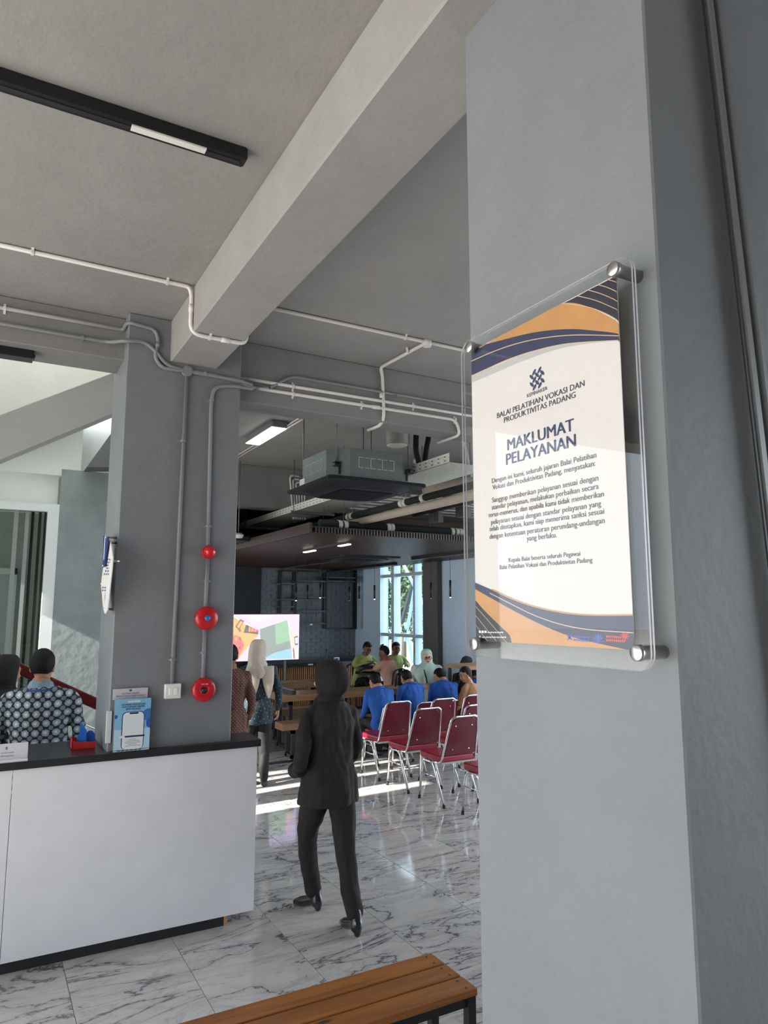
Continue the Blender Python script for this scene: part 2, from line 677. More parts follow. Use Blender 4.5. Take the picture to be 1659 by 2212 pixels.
# window wall (x = XR): piers, glazing, dark column
wy = [AX(px, 1300, XR).y for px in (768, 820, 852, 896, 930, 955, 1060)]
pier = MB()
pier.box((XR, wy[1], 0), (XR + .2, YB + .2, ZC))
pier.box((XR, 8.7, 0), (XR + .2, wy[4] + .12, ZC))
pier.box((XR, 5.0, 2.75), (XR + .2, 8.7, ZC))  # hidden opening below, added to bring more sky light into the far room
pier.box((XR, 5.0, 0), (XR + .2, 8.7, 0.4))
for yy in (5.0, 6.2, 7.4):
    pier.box((XR, yy, 0.4), (XR + .15, yy + .10, 2.75))
pier.box((XR, wy[4], 2.90), (XR + .2, wy[1], ZC))
pier.box((XR, wy[4], 0), (XR + .2, wy[1], 0.35))
wr2 = pier.build('wall_right', BLUEW)
struct(wr2, 'blue-grey wall with a tall glazed opening')
dc = MB().box((XR - .10, wy[5], 0), (XR + .05, wy[4] + .1, 2.9)).build('column_3', mat('dark_column_paint', (0.10, 0.10, 0.095, 1), 0.6))
struct(dc, 'dark grey column at the edge of the tall window')
ALUW = mat('pale_aluminium', (0.55, 0.66, 0.75, 1), 0.35, metal=0.2)
win = thing('window_1', None, None)
tag(win, 'tall pale-framed window in the blue-grey wall', kind='structure')
for i, yy in enumerate((wy[1] - .04, wy[2] + .02, wy[3] - .02, wy[4] + .13)):
    w_ = 0.10 if i in (1,) else 0.07
    MB().box((XR - .03, yy - w_ / 2, 0.35), (XR + .12, yy + w_ / 2, 2.90)).build('mullion', ALUW, win)
ztr = [AX(875, 1241, XR).z, AX(875, 1373, XR).z]
for zz in (0.38, ztr[1], ztr[0], 2.88):
    MB().box((XR, wy[4] + .1, zz - .03), (XR + .10, wy[1], zz + .03)).build('transom', ALUW, win)
zs = [0.38, ztr[1], ztr[0], 2.88]
ys = [wy[1] - .04, wy[2] + .02, wy[3] - .02, wy[4] + .13]
for a in range(3):
    for b_ in range(3):
        MB().box((XR + .045, ys[a + 1], zs[b_]), (XR + .051, ys[a], zs[b_ + 1])).build('pane', GLASS, win)

# a second tall window further along the same wall (glimpsed past the notice)
wv = MB().box((1.5, YB + .2, 0), (XR, YB + .3, ZC)).build('wall_outer', DARKW)
struct(wv, 'outer face of the back wall')
wl2 = MB()
wl2.box((1.42, 8.9, 0), (1.55, YB, .5))
wl2.box((1.42, 8.9, 2.8), (1.55, YB, ZC))
for yy in (8.9, 10.4, 11.9, YB - .15):  # posts between unseen openings added to light the blue wall opposite
    wl2.box((1.42, yy, .5), (1.55, yy + .14, 2.8))
wl2.box((-4.2, 9.35, 2.95), (1.42, YB + .2, 3.05))  # unseen canopy added to keep sun out of these openings
wl2 = wl2.build('wall_left', BLACKW)
struct(wl2, 'black side wall of the cafe behind the column, with openings and canopy added for the light')

# ---------------------------------------------------------------- stairwell behind the counter
YS = 7.0
sw = MB()
xg = AY(122, 1200, YS).x
zg = AY(120, 1012, YS).z
zo = AY(105, 1105, YS).z
# grey plaster wall, right of the glazed opening
sg = MB().box((xg, YS, 0), (1.0, YS + .05, zg)).build('wall_stair', PLASTER)
struct(sg, 'rough blue-grey plaster wall of the stairwell')
sg2 = MB()
sg2.box((xg, YS + .01, zg), (AY(176, 1000, YS).x, YS + .2, 5.2))
sg2.box((-1.6, YS + .01, zg - .06), (xg, YS + .2, 5.2))
sgo = sg2.build('wall_stair_upper', WHITEW)
struct(sgo, 'white upper wall of the stairwell')
ln = MB().box((-1.6, YS + .07, zo), (xg - .015, YS + .2, zg - .06)).build('wall_lintel', WHITEW)
struct(ln, 'white lintel above the glazed stairwell opening')
wfr = thing('window_2', None, None)
tag(wfr, 'white framed glass opening at the foot of the stairs', kind='structure')
fx = AY(105, 1200, YS).x
FRAMEW = mat('white_frame_paint', (0.80, 0.84, 0.84, 1), 0.4)
MB().box((fx - .03, YS + .001, 0.0), (xg, YS + .12, zo)).build('jamb', FRAMEW, wfr)
MB().box((-1.6, YS + .0, zo), (xg, YS + .1, zo + .07)).build('head_rail', FRAMEW, wfr)
MB().box((-1.6, YS + .07, 0), (fx - .03, YS + .08, zo)).build('pane', clear_mat('dark_glass', (0.62, 0.68, 0.65, 1), 1.6), wfr)
MB().box((-0.02, YS + .02, 0), (0.05, YS + .12, zo)).build('jamb', mat('grey_frame', (0.30, 0.32, 0.32, 1), 0.4), wfr)
MB().box((0.20, YS + .04, 0), (0.235, YS + .11, zo)).build('jamb', MATS['grey_frame'], wfr)
MB().box((0.29, YS + .04, 0), (0.32, YS + .11, zo)).build('jamb', MATS['grey_frame'], wfr)
for px_ in (62, 78, 90):
    xx = AY(px_, 1250, YS + .09).x
    MB().box((xx - .012, YS + .085, 0), (xx + .012, YS + .12, zo)).build('inner_mullion', mat('dark_frame', (0.10, 0.11, 0.11, 1), 0.4), wfr)
dr = thing('door_2', None, None)
tag(dr, 'pale framed inner door seen through the stairwell glass', kind='structure')
xd0, xd1, zd = AY(-60, 1250, 9.15).x, AY(36, 1250, 9.15).x, AY(30, 1228, 9.15).z
MB().box((xd1 - .07, 9.12, 0), (xd1, 9.2, zd)).build('jamb', mat('pale_door_frame', (0.62, 0.63, 0.60, 1), .5), dr)
MB().box((xd0, 9.12, zd - .07), (xd1, 9.2, zd)).build('head_rail', MATS['pale_door_frame'], dr)
MB().box((xd0, 9.15, 0), (xd1 - .07, 9.2, zd - .07)).build('leaf', mat('grey_door_leaf', (0.42, 0.44, 0.43, 1), .5), dr)
# room seen through the dark glass
bk = MB()
bk.box((-1.7, 9.2, 0), (1.42, 9.3, 3.7))
bk.box((-1.7, YS + .25, 3.6), (1.42, 9.3, 3.7))
struct(bk.build('wall_inner', mat('inner_room_paint', (0.34, 0.35, 0.32, 1), 0.7)), 'grey wall of the room behind the stairwell glass')
# bright high window of the stairwell
xa, xb_ = AY(176, 960, YS).x, AY(243, 960, YS).x
FROST = bpy.data.materials.new('frosted_glass')
FROST.use_nodes = True
_nt = FROST.node_tree
_nt.nodes.remove(_nt.nodes['Principled BSDF'])
_tl, _df, _mx = _nt.nodes.new('ShaderNodeBsdfTranslucent'), _nt.nodes.new('ShaderNodeBsdfDiffuse'), _nt.nodes.new('ShaderNodeMixShader')
_tl.inputs['Color'].default_value = _df.inputs['Color'].default_value = (.95, .96, .94, 1)
_mx.inputs[0].default_value = .25
_nt.links.new(_tl.outputs[0], _mx.inputs[1])
_nt.links.new(_df.outputs[0], _mx.inputs[2])
_nt.links.new(_mx.outputs[0], _nt.nodes['Material Output'].inputs['Surface'])
hw = thing('window_3', None, None)
tag(hw, 'bright high window in the stairwell wall', kind='structure')
MB().box((xa, YS + .12, zg), (xb_ + .5, YS + .126, 6.4)).build('pane', FROST, hw)
MB().box((xa - .03, YS + .04, zg - .03), (xa, YS + .16, 6.4)).build('jamb', FRAMEW, hw)
# sloping landing soffit (dark) at right of the high window
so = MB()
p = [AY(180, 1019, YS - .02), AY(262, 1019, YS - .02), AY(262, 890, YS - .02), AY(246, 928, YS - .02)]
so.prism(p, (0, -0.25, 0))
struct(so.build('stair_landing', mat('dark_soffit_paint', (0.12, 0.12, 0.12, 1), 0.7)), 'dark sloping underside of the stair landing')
# upper stair flight: inclined string beam and cream soffit
YF = 5.35
p0, p1, p2, p3 = AY(0, 897, YF), AY(243, 806, YF), AY(248, 891, YF), AY(0, 993, YF)
d = (p1 - p0) / (p1.x - p0.x)
d2 = (p2 - p3) / (p2.x - p3.x)
A0, B0 = p0 - d * 1.6, p3 - d2 * 1.6
A1, B1 = p0 + d * 1.35, p3 + d2 * 1.35
fs = MB().prism([A0, A1, B1, B0], (0, 0.18, 0)).build('stair_string', mat('stair_string_paint', (0.46, 0.455, 0.44, 1), .65, var=.06, scale=3))
struct(fs, 'grey inclined stair beam crossing the stairwell')
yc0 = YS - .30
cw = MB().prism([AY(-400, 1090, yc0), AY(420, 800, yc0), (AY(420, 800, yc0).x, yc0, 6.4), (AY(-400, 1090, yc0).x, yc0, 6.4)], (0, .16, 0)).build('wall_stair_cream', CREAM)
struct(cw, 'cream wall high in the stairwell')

wl = MB()  # unseen wall, its openings placed to land sun and sky light inside
wl.box((-1.9, 5.0, 0), (-1.7, 6.45, 6.4))
wl.box((-1.9, 6.45, 0), (-1.7, 6.97, 1.9))
wl.box((-1.9, 6.45, 3.3), (-1.7, 6.97, 6.4))
wl.box((-1.9, 6.97, 0), (-1.7, 7.08, 6.4))
wl.box((-1.9, 7.08, 0), (-1.7, 7.80, 2.1))
wl.box((-1.9, 7.08, 3.55), (-1.7, 9.3, 6.4))
wl.box((-1.9, 7.36, 2.1), (-1.75, 7.42, 3.55))  # bar added to split the sun patch into streaks
wl.box((-1.9, 7.80, 0), (-1.7, 7.88, 3.55))
wl.box((-1.9, 9.15, 0), (-1.7, 9.3, 3.55))
wl.box((-5.6, 7.88, 3.56), (-1.9, 9.6, 3.64))  # unseen canopy added so only sky light enters the last opening
wl.box((-7.2, 5.06, ZC), (1.6, 5.2, 6.4))
wl.box((1.4, 5.2, ZC), (1.6, 7.2, 6.4))
struct(wl.build('wall_stair_left', WHITEW), 'white outer wall of the stairwell, with openings and canopy shaped for the light')

# aluminium profile beside the pillar, right edge of the frame
PROF = mat('dark_aluminium', (0.19, 0.195, 0.20, 1), 0.4, metal=0.2)
pf = thing('door_1', None, None)
tag(pf, 'slim grey aluminium door profile at the right frame edge', kind='structure')
yp_ = PY0 - .02
for (u0, u1, w, dep, mm, nm) in ((1518, 1653, .005, .004, BLACKP, 'rubber_seal'), (1530, 1665, .016, .012, PROF, 'profile'), (1548, 1683, .006, .020, PROF, 'profile')):
    a0, a1 = AY(u0, 0, yp_), AY(u1, 1150, yp_)
    dv = a1 - a0
    MB().bar(a0 - dv * .12, a0 + dv * 1.5, w, dep, up=(0, 1, 0)).build(nm, mm, pf)
# ================================================================ flat printed sheets
LAY = 0.00014     # print layer step


class Sheet:
    """a flat printed surface: O lower-left, U width vector, V height vector"""

    def __init__(self, O, U, V):
        self.O, self.U, self.V = Vector(O), Vector(U), Vector(V)
        self.N = self.U.cross(self.V).normalized()

    def at(self, u, v, l=0):
        return self.O + self.U * u + self.V * v + self.N * (l * LAY)

    def px(self, x, y, l=0):
        d = ray(x, y)
        t = (self.O - _o).dot(self.N) / d.dot(self.N)
        return _o + d * t + self.N * (l * LAY)

    def text(self, s, p0, p1, m, parent, l=4, hscale=1.0, bold=0.0, name='lettering'):
        """lettering fitted between the two mid-height points p0 and p1"""
        me = text_mesh(s, 1.0, m, 'LEFT')
        if bold:
            bm = bmesh.new()
            for dz, dx in enumerate((-bold, 0.0, bold)):
                t_ = me.copy()
                for v in t_.vertices:
                    v.co.x += dx
                    v.co.z = dz
                bm.from_mesh(t_)
                bpy.data.meshes.remove(t_)
            bm.to_mesh(me)
            bm.free()
        xs = [v.co.x for v in me.vertices]
        x0, x1 = min(xs), max(xs)
        p0, p1 = Vector(p0), Vector(p1)
        ud = self.U.normalized()
        vd = self.V.normalized()
        w = (p1 - p0).dot(ud)
        mid = (p0 + p1) / 2
        mid = mid + self.N * ((self.O - mid).dot(self.N) + l * LAY)
        k = w / (x1 - x0)
        ym = 0.0
        for v in me.vertices:
            v.co = mid + ud * ((v.co.x - (x0 + x1) / 2) * k) + vd * ((v.co.y - ym) * k * hscale) + self.N * (v.co.z * 0.00004)
        return obj(name, me, parent)


def curve_px(pts, n=6):
    return [(p.x, p.y) for p in smooth_path([(a, b, 0) for a, b in pts], n)]


# ================================================================ reception counter
PANEL = mat('white_laminate', (0.80, 0.80, 0.83, 1), 0.32, var=0.03, scale=5)
BTOP = mat('black_laminate', (0.022, 0.021, 0.024, 1), 0.28, var=0.2, scale=9)
KICK = mat('black_kick_board', (0.018, 0.018, 0.021, 1), 0.5, bump=0.2)
PLY = wood_mat('raw_plywood', rgb(160, 110, 66), rgb(205, 160, 110), axis='Z')
ct = thing('reception_counter', 'white-fronted reception counter with a black top around the column', 'counter', (0.2, 4.6, 0))


def rel(o, parent):
    """keep world coordinates under a moved parent"""
    o.matrix_parent_inverse = Matrix.Translation(-Vector(parent.location))
    return o


ZT = 1.109
xe = AY(564, 1597, 4.56).x
ytb = AZ(528, 1582, ZT).y
tb = MB()
tb.box((-1.3, 4.56, ZT - .042), (CX0 - .002, 5.12, ZT))
tb.box((CX0 - .002, 4.56, ZT - .042), (CX1 + .002, 4.618, ZT))
tb.prism([(CX1 + .002, 4.56, ZT - .042), (xe, 4.56, ZT - .042), (AZ(530, 1580, ZT).x, ytb, ZT - .042), (CX1 + .002, ytb, ZT - .042)], (0, 0, .042))
rel(tb.build('countertop', BTOP, ct), ct)
xs_ = 0.215
xpe = AY(556, 1612, 4.58).x
rel(MB().box((xs_ + .0015, 4.58, 0.062), (xpe, 4.597, ZT - .043)).build('front_panel', PANEL, ct, bevel=0.001), ct)
rel(MB().box((-1.3, 4.58, 0.062), (xs_ - .0015, 4.597, ZT - .043)).build('front_panel', PANEL, ct, bevel=0.001), ct)
rel(MB().box((-1.3, 4.601, 0.0), (1.445, 4.616, 0.16)).build('kick_board', KICK, ct), ct)
rel(MB().box((1.447, 4.599, 0.0), (1.468, 4.63, 0.16)).build('end_strip', PLY, ct), ct)
rel(MB().box((1.59, 4.60, 0.062), (1.608, 4.85, ZT - .043)).build('side_panel', PANEL, ct), ct)
rel(MB().box((-1.3, 4.62, 0.16), (0.65, 4.68, ZT - .3)).build('carcass', KICK, ct), ct)

# ---------------------------------------------------------------- brochure stand with poster
NAVYT = mat('navy_print', rgb(38, 48, 92), 0.5)
yq = 4.568
P_bl, P_br, P_tl = AY(244, 1627, yq), AY(322, 1617, yq), AY(247, 1512, yq)
zb, zt_ = ZT + .003, P_tl.z
sh = Sheet((P_bl.x, yq, zb), (P_br.x - P_bl.x, 0, 0), (0, 0, zt_ - zb))
SKY = mat('poster_sky_blue', rgb(140, 196, 232), 0.35)
SKY2 = mat('poster_light_blue', rgb(190, 224, 246), 0.35)
BLU = mat('poster_blue', rgb(52, 92, 190), 0.35)
WPR = mat('white_print', rgb(240, 242, 246), 0.4)
DKP = mat('dark_print', rgb(58, 60, 110), 0.4)
GRP = mat('grey_print', rgb(130, 135, 150), 0.4)
bs = thing('brochure_stand', 'clear acrylic brochure stand with a light blue phone poster on the counter', 'brochure stand', (sh.O.x, yq, ZT))
w_, h_ = sh.U.x, sh.V.z
m = MB()
m.box((sh.O.x, yq + .0005, zb), (sh.O.x + w_, yq + .002, zb + h_))
rel(m.build('poster', SKY, bs), bs)


def circ(s, u, v, r, l, n=22, asp=None, a0=0, a1=2 * math.pi):
    k = s.U.length / s.V.length
    return [s.at(u + r * math.cos(a0 + (a1 - a0) * i / n), v + r * k * math.sin(a0 + (a1 - a0) * i / n), l) for i in range(n)]


def rrect(s, u0, v0, u1, v1, r, l, n=5):
    k = s.U.length / s.V.length
    out = []
    for cu, cv, a in ((u1 - r, v1 - r * k, 0), (u0 + r, v1 - r * k, 90), (u0 + r, v0 + r * k, 180), (u1 - r, v0 + r * k, 270)):
        for i in range(n + 1):
            t = math.radians(a + 90 * i / n)
            out.append(s.at(cu + r * math.cos(t), cv + r * k * math.sin(t), l))
    return out


g = MB()
g.poly([sh.at(0, .42, 1), sh.at(1, .42, 1), sh.at(1, 0.02, 1), sh.at(0, 0.02, 1)], 1)
g.poly([sh.at(0, 0, 1), sh.at(1, 0, 1), sh.at(1, .03, 1), sh.at(0, .03, 1)], 3)
g.poly([p for p in (sh.at(1, .80, 2), sh.at(.9, .795, 2), sh.at(.8, .75, 2), sh.at(.76, .68, 2), sh.at(.80, .60, 2), sh.at(.9, .55, 2), sh.at(1, .545, 2))], 4)
g.poly([p for p in (sh.at(1, .62, 3), sh.at(.93, .6, 3), sh.at(.88, .53, 3), sh.at(.9, .45, 3), sh.at(1, .41, 3))], 2)
g.poly([sh.at(0, .71, 2), sh.at(.06, .70, 2), sh.at(.085, .67, 2), sh.at(.06, .635, 2), sh.at(0, .63, 2)], 2)
g.poly(rrect(sh, .20, .03, .83, .755, .13, 3), 5)
g.poly(rrect(sh, .225, .03, .81, .742, .12, 4), 3)
g.poly(rrect(sh, .40, .705, .66, .738, .03, 5), 5)
g.poly(rrect(sh, .33, .935, .70, .965, .025, 3), 3)
g.poly(rrect(sh, .14, .255, .30, .30, .03, 6), 3)
g.poly(rrect(sh, .20, .262, .86, .295, .025, 5), 5)
for i, (a, b_) in enumerate(((.42, .62), (.34, .72), (.30, .75), (.40, .64), (.33, .74))):
    g.poly([sh.at(a, .215 - .03 * i, 6), sh.at(b_, .215 - .03 * i, 6), sh.at(b_, .223 - .03 * i, 6), sh.at(a, .223 - .03 * i, 6)], 6)
for i in range(6):
    g.poly([sh.at(.1 + .12 * i, .008, 4), sh.at(.18 + .12 * i, .008, 4), sh.at(.18 + .12 * i, .02, 4), sh.at(.1 + .12 * i, .02, 4)], 5)
rel(g.build('poster_print', [SKY, SKY2, BLU, WPR, mat('poster_mid_blue', rgb(74, 122, 200), .35), DKP, GRP], bs), bs)
for s, v, a, b_ in (('LAYANAN PENGADUAN', .892, .17, .84), ('DAN ASPIRASI ONLINE', .848, .19, .82), ('BPVP PADANG', .803, .30, .71)):
    rel(sh.text(s, sh.at(a, v), sh.at(b_, v), NAVYT, bs, l=6, bold=0.014, hscale=1.15), bs)
ac = MB()
ac.box((sh.O.x - .004, yq - .003, zb - .002), (sh.O.x + w_ + .004, yq - .0018, zb + h_ * 1.0))
ac.box((sh.O.x - .006, yq + .030, zb - .002), (sh.O.x + w_ + .006, yq + .033, zb + h_ * 1.03))
ac.box((sh.O.x - .006, yq, zb - .002), (sh.O.x - .003, yq + .03, zb + h_))
ac.box((sh.O.x + w_ + .003, yq, zb - .002), (sh.O.x + w_ + .006, yq + .03, zb + h_))
rel(ac.build('acrylic_holder', ACRYL, bs), bs)
# side pocket with white leaflets
sp = MB().box((sh.O.x - .040, yq + .03, zb + .05), (sh.O.x - .012, yq + .05, zb + .235))
rel(sp.build('leaflet', mat('leaflet_white', (0.75, 0.77, 0.8, 1), .5), bs), bs)
sp = MB().box((sh.O.x - .044, yq + .024, zb + .0), (sh.O.x - .008, yq + .026, zb + .245))
rel(sp.build('side_pocket', ACRYL, bs), bs)
# plate above the poster
k0, k1, k2 = AY(243, 1508, yq + .035), AY(319, 1500, yq + .035), AY(243, 1489, yq + .035)
pls = Sheet((k0.x, yq + .034, k0.z), (k1.x - k0.x, 0, 0), (0, 0, k2.z - k0.z))
PLATE = mat('grey_plate', rgb(196, 192, 198), 0.35)
sug = thing('suggestion_plate', 'grey KOTAK SARAN plate rising behind the blue poster', 'sign', (k0.x, yq + .034, ZT))
m = MB().box((k0.x, yq + .0345, k0.z - .012), (k1.x, yq + .037, k2.z))
m.box((k0.x + .01, yq + .0345, ZT + .001), (k1.x - .01, yq + .0365, k0.z - .012))
rel(m.build('plate', PLATE, sug), sug)
rel(pls.text('KOTAK SARAN', pls.at(.27, .42), pls.at(.75, .42), mat('plate_print', rgb(70, 66, 90), .5), sug, l=2), sug)
rel(pls.text('BALAI LATIHAN KERJA PADANG', pls.at(.12, .16), pls.at(.9, .16), MATS['plate_print'], sug, l=2), sug)
m = MB()
for i in range(5):
    a = i * 2 * math.pi / 5
    m.poly(circ(pls, .5 + .025 * math.cos(a), .78 + .075 * math.sin(a), .016, 2, 8))
rel(m.build('emblem', NAVYT, sug), sug)
for u in (.11, .90):
    rel(MB().cyl(pls.at(u, .18, 0), pls.at(u, .18, 8), .0045, 10).build('plate_screw', STEEL, sug), sug)

# ---------------------------------------------------------------- plate at the left end
y2 = 4.60
q0, q1, q2 = AY(-60, 1640, y2), AY(59, 1640, y2), AY(59, 1611, y2)
pz0 = ZT + .012
s2 = Sheet((q0.x, y2, ZT + .012), (q1.x - q0.x, 0, 0), (0, 0, .085))
nb = thing('name_plate', 'white KOTAK SARAN plate on the counter at the left frame edge', 'sign', (q1.x, y2, ZT))
rel(MB().box((q0.x, y2 + .0005, ZT + .012), (q1.x, y2 + .004, ZT + .097)).build('plate', mat('white_plate', rgb(214, 213, 218), .4), nb), nb)
rel(MB().box((q0.x, y2 - .03, ZT), (q1.x, y2 + .03, ZT + .012)).build('base', ACRYLE, nb), nb)
for s, v, a, b_ in (('KOTAK SARAN', .42, AY(3, 1620, y2), AY(31, 1620, y2)), ('BPVP PADANG', .22, AY(3, 1620, y2), AY(31, 1620, y2))):
    ua, ub = (a.x - q0.x) / s2.U.x, (b_.x - q0.x) / s2.U.x
    rel(s2.text(s, s2.at(ua, v), s2.at(ub, v), MATS['plate_print'], nb, l=2), nb)
m = MB()
um = (AY(14, 1620, y2).x - q0.x) / s2.U.x
for i in range(5):
    a = i * 2 * math.pi / 5
    m.poly(circ(s2, um + .012 * math.cos(a), .72 + .07 * math.sin(a), .010, 2, 8))
rel(m.build('emblem', NAVYT, nb), nb)

# ---------------------------------------------------------------- red tray with blue cards
RED = mat('red_card', rgb(205, 52, 48), 0.45)
BLC = mat('blue_card', rgb(36, 120, 214), 0.4)
BLD = mat('dark_blue_card', rgb(28, 88, 180), 0.4)
y3 = 4.78
c0, c1 = AZ(156, 1630, ZT), AZ(205, 1630, ZT)
rx0, rx1 = AY(155, 1620, y3).x, AY(206, 1620, y3).x
rt_ = thing('card_tray', 'small red card tray with folded blue leaflets', 'tray', ((rx0 + rx1) / 2, y3, ZT))
m = MB()
m.prism([(rx0, y3, ZT + .002), (rx1, y3, ZT + .002), (rx1, y3, ZT + .04), (rx0 + .02, y3, ZT + .045), (rx0, y3, ZT + .062)], (0, .004, 0))
m.prism([(rx0, y3 + .09, ZT + .002), (rx1, y3 + .09, ZT + .002), (rx1, y3 + .09, ZT + .05), (rx0, y3 + .09, ZT + .062)], (0, .004, 0))
m.box((rx0, y3, ZT), (rx1, y3 + .094, ZT + .004))
m.box((rx0, y3, ZT), (rx0 + .003, y3 + .09, ZT + .06))
rel(m.build('tray', RED, rt_), rt_)
m = MB()
m.prism([(rx0 + .03, y3 + .03, ZT + .01), (rx0 + .085, y3 + .03, ZT + .01), (rx0 + .08, y3 + .03, ZT + .11), (rx0 + .045, y3 + .03, ZT + .155), (rx0 + .04, y3 + .03, ZT + .09), (rx0 + .028, y3 + .03, ZT + .06)], (0.0, .006, 0))
rel(m.build('leaflet', BLC, rt_), rt_)
m = MB()
m.prism([(rx0 + .075, y3 + .05, ZT + .01), (rx0 + .135, y3 + .05, ZT + .01), (rx0 + .135, y3 + .05, ZT + .075), (rx0 + .12, y3 + .05, ZT + .095), (rx0 + .10, y3 + .05, ZT + .098), (rx0 + .08, y3 + .05, ZT + .085)], (0.0, .02, 0))
rel(m.build('leaflet', BLD, rt_), rt_)

# ================================================================ notice on the pillar
XS = XP - 0.052
ns = thing('wall_notice', 'clear acrylic MAKLUMAT PELAYANAN notice bolted to the grey pillar', 'sign', (XS, 1.15, 2.0))
tl, tr_, br, bl = AX(1018, 755, XS), AX(1334, 597, XS), AX(1368, 1402, XS), AX(1029, 1385, XS)
yl, yr = (tl.y + bl.y) / 2, (tr_.y + br.y) / 2
z0, z1 = (bl.z + br.z) / 2, (tl.z + tr_.z) / 2
sg_ = Sheet((XS - .0004, yl, z0), (0, yr - yl, 0), (0, 0, z1 - z0))
PAPER = mat('notice_paper', rgb(218, 211, 207), 0.5, var=0.02, scale=60)
rel(MB().box((XS, yr, z0), (XS + .0015, yl, z1)).build('paper', PAPER, ns), ns)
NAVY = mat('notice_navy', rgb(36, 42, 78), 0.4)
NAVY2 = mat('notice_deep_navy', rgb(30, 30, 48), 0.4)
GOLD = mat('notice_gold', rgb(196, 140, 82), 0.4, var=0.12, scale=9)
GOLDL = mat('notice_gold_line', rgb(214, 178, 140), 0.4)
LGREY = mat('notice_grey', rgb(184, 181, 180), 0.5)
WLINE = mat('notice_white', rgb(236, 234, 232), 0.5)
REDP = mat('notice_red', rgb(214, 74, 70), 0.5)
BLUP = mat('notice_blue', rgb(70, 92, 170), 0.5)


def z1p(p):
    return (980 + p[0] / 3.607, 520 + p[1] / 3.607)


def z2p(p):
    return (980 + p[0] / 3.607, 980 + p[1] / 3.607)


def area(m, pts, l, mi, zf):
    out = []
    for p in pts:
        x, y = zf(p)
        q = sg_.px(x, y, l)
        q.y = min(max(q.y, yr), yl)
        q.z = min(max(q.z, z0), z1)
        out.append(q)
    m.poly(out, mi)


def band(m, up, lo, l, mi, zf, n=6):
    a, b_ = curve_px(up, n), curve_px(lo, n)
    k = min(len(a), len(b_))
    for i in range(k - 1):
        area(m, [a[i], a[i + 1], b_[i + 1], b_[i]], l, mi, zf)


def line(m, pts, w, l, mi, zf, n=6):
    c = curve_px(pts, n)
    band(m, [(x, y - w / 2) for x, y in pts], [(x, y + w / 2) for x, y in pts], l, mi, zf, n)


m = MB()
band(m, [(60, 1060), (300, 985), (520, 895), (800, 815), (1050, 785), (1330, 775)], [(60, 1140), (300, 1040), (520, 945), (800, 848), (1050, 800), (1330, 776)], 1, 5, z1p)
band(m, [(60, 880), (250, 805), (420, 760), (620, 712), (900, 686), (1330, 725)], [(60, 1085), (250, 1000), (420, 925), (620, 858), (900, 798), (1330, 772)], 2, 0, z1p)
line(m, [(60, 1090), (250, 1003), (420, 928), (620, 861), (900, 801), (1330, 775)], 7, 3, 3, z1p)
line(m, [(60, 975), (300, 868), (500, 800), (700, 758), (950, 735), (1330, 742)], 7, 3, 3, z1p)
band(m, [(200, 840), (400, 720), (620, 608), (855, 488), (1060, 520), (1330, 660)], [(200, 822), (400, 768), (620, 716), (855, 690), (1060, 696), (1330, 728)], 3, 2, z1p)
band(m, [(855, 488), (960, 435), (1060, 380), (1160, 330), (1250, 282), (1330, 240)], [(855, 490), (960, 500), (1060, 520), (1160, 555), (1250, 600), (1330, 660)], 2, 1, z1p)
line(m, [(855, 488), (960, 500), (1060, 520), (1160, 556), (1250, 602), (1330, 662)], 6, 4, 3, z1p)
for a in (((955, 428), (1120, 470), (1330, 562)), ((1040, 382), (1160, 418), (1330, 492)), ((1115, 342), (1200, 365), (1330, 425)), ((1195, 302), (1260, 320), (1330, 350))):
    line(m, a, 6, 4, 3, z1p)
# lower corner
band(m, [(120, 985), (300, 1062), (500, 1150), (700, 1210), (950, 1255), (1440, 1262)], [(120, 1030), (300, 1130), (500, 1240), (700, 1340), (950, 1445), (1440, 1560)], 2, 0, z2p)
line(m, [(300, 1058), (450, 1128), (620, 1188), (820, 1232), (1050, 1256), (1440, 1256)], 12, 3, 2, z2p)
line(m, [(280, 1085), (450, 1172), (620, 1255), (820, 1325), (1050, 1370), (1440, 1398)], 7, 4, 3, z2p)
band(m, [(150, 1045), (300, 1130), (500, 1240), (700, 1340), (950, 1435), (1340, 1525)], [(150, 1115), (230, 1210), (330, 1310), (430, 1405), (560, 1530), (1340, 1560)], 3, 2, z2p)
band(m, [(150, 1115), (230, 1210), (330, 1310), (430, 1405), (560, 1530)], [(150, 1500), (230, 1510), (330, 1520), (430, 1530), (560, 1540)], 2, 1, z2p)
for a in (((172, 1190), (300, 1335), (420, 1480)), ((172, 1260), (260, 1370), (350, 1480)), ((172, 1330), (220, 1400), (280, 1480))):
    line(m, a, 5, 4, 3, z2p)
rel(m.build('printed_ribbons', [NAVY, NAVY2, GOLD, GOLDL, WLINE, LGREY], ns), ns)
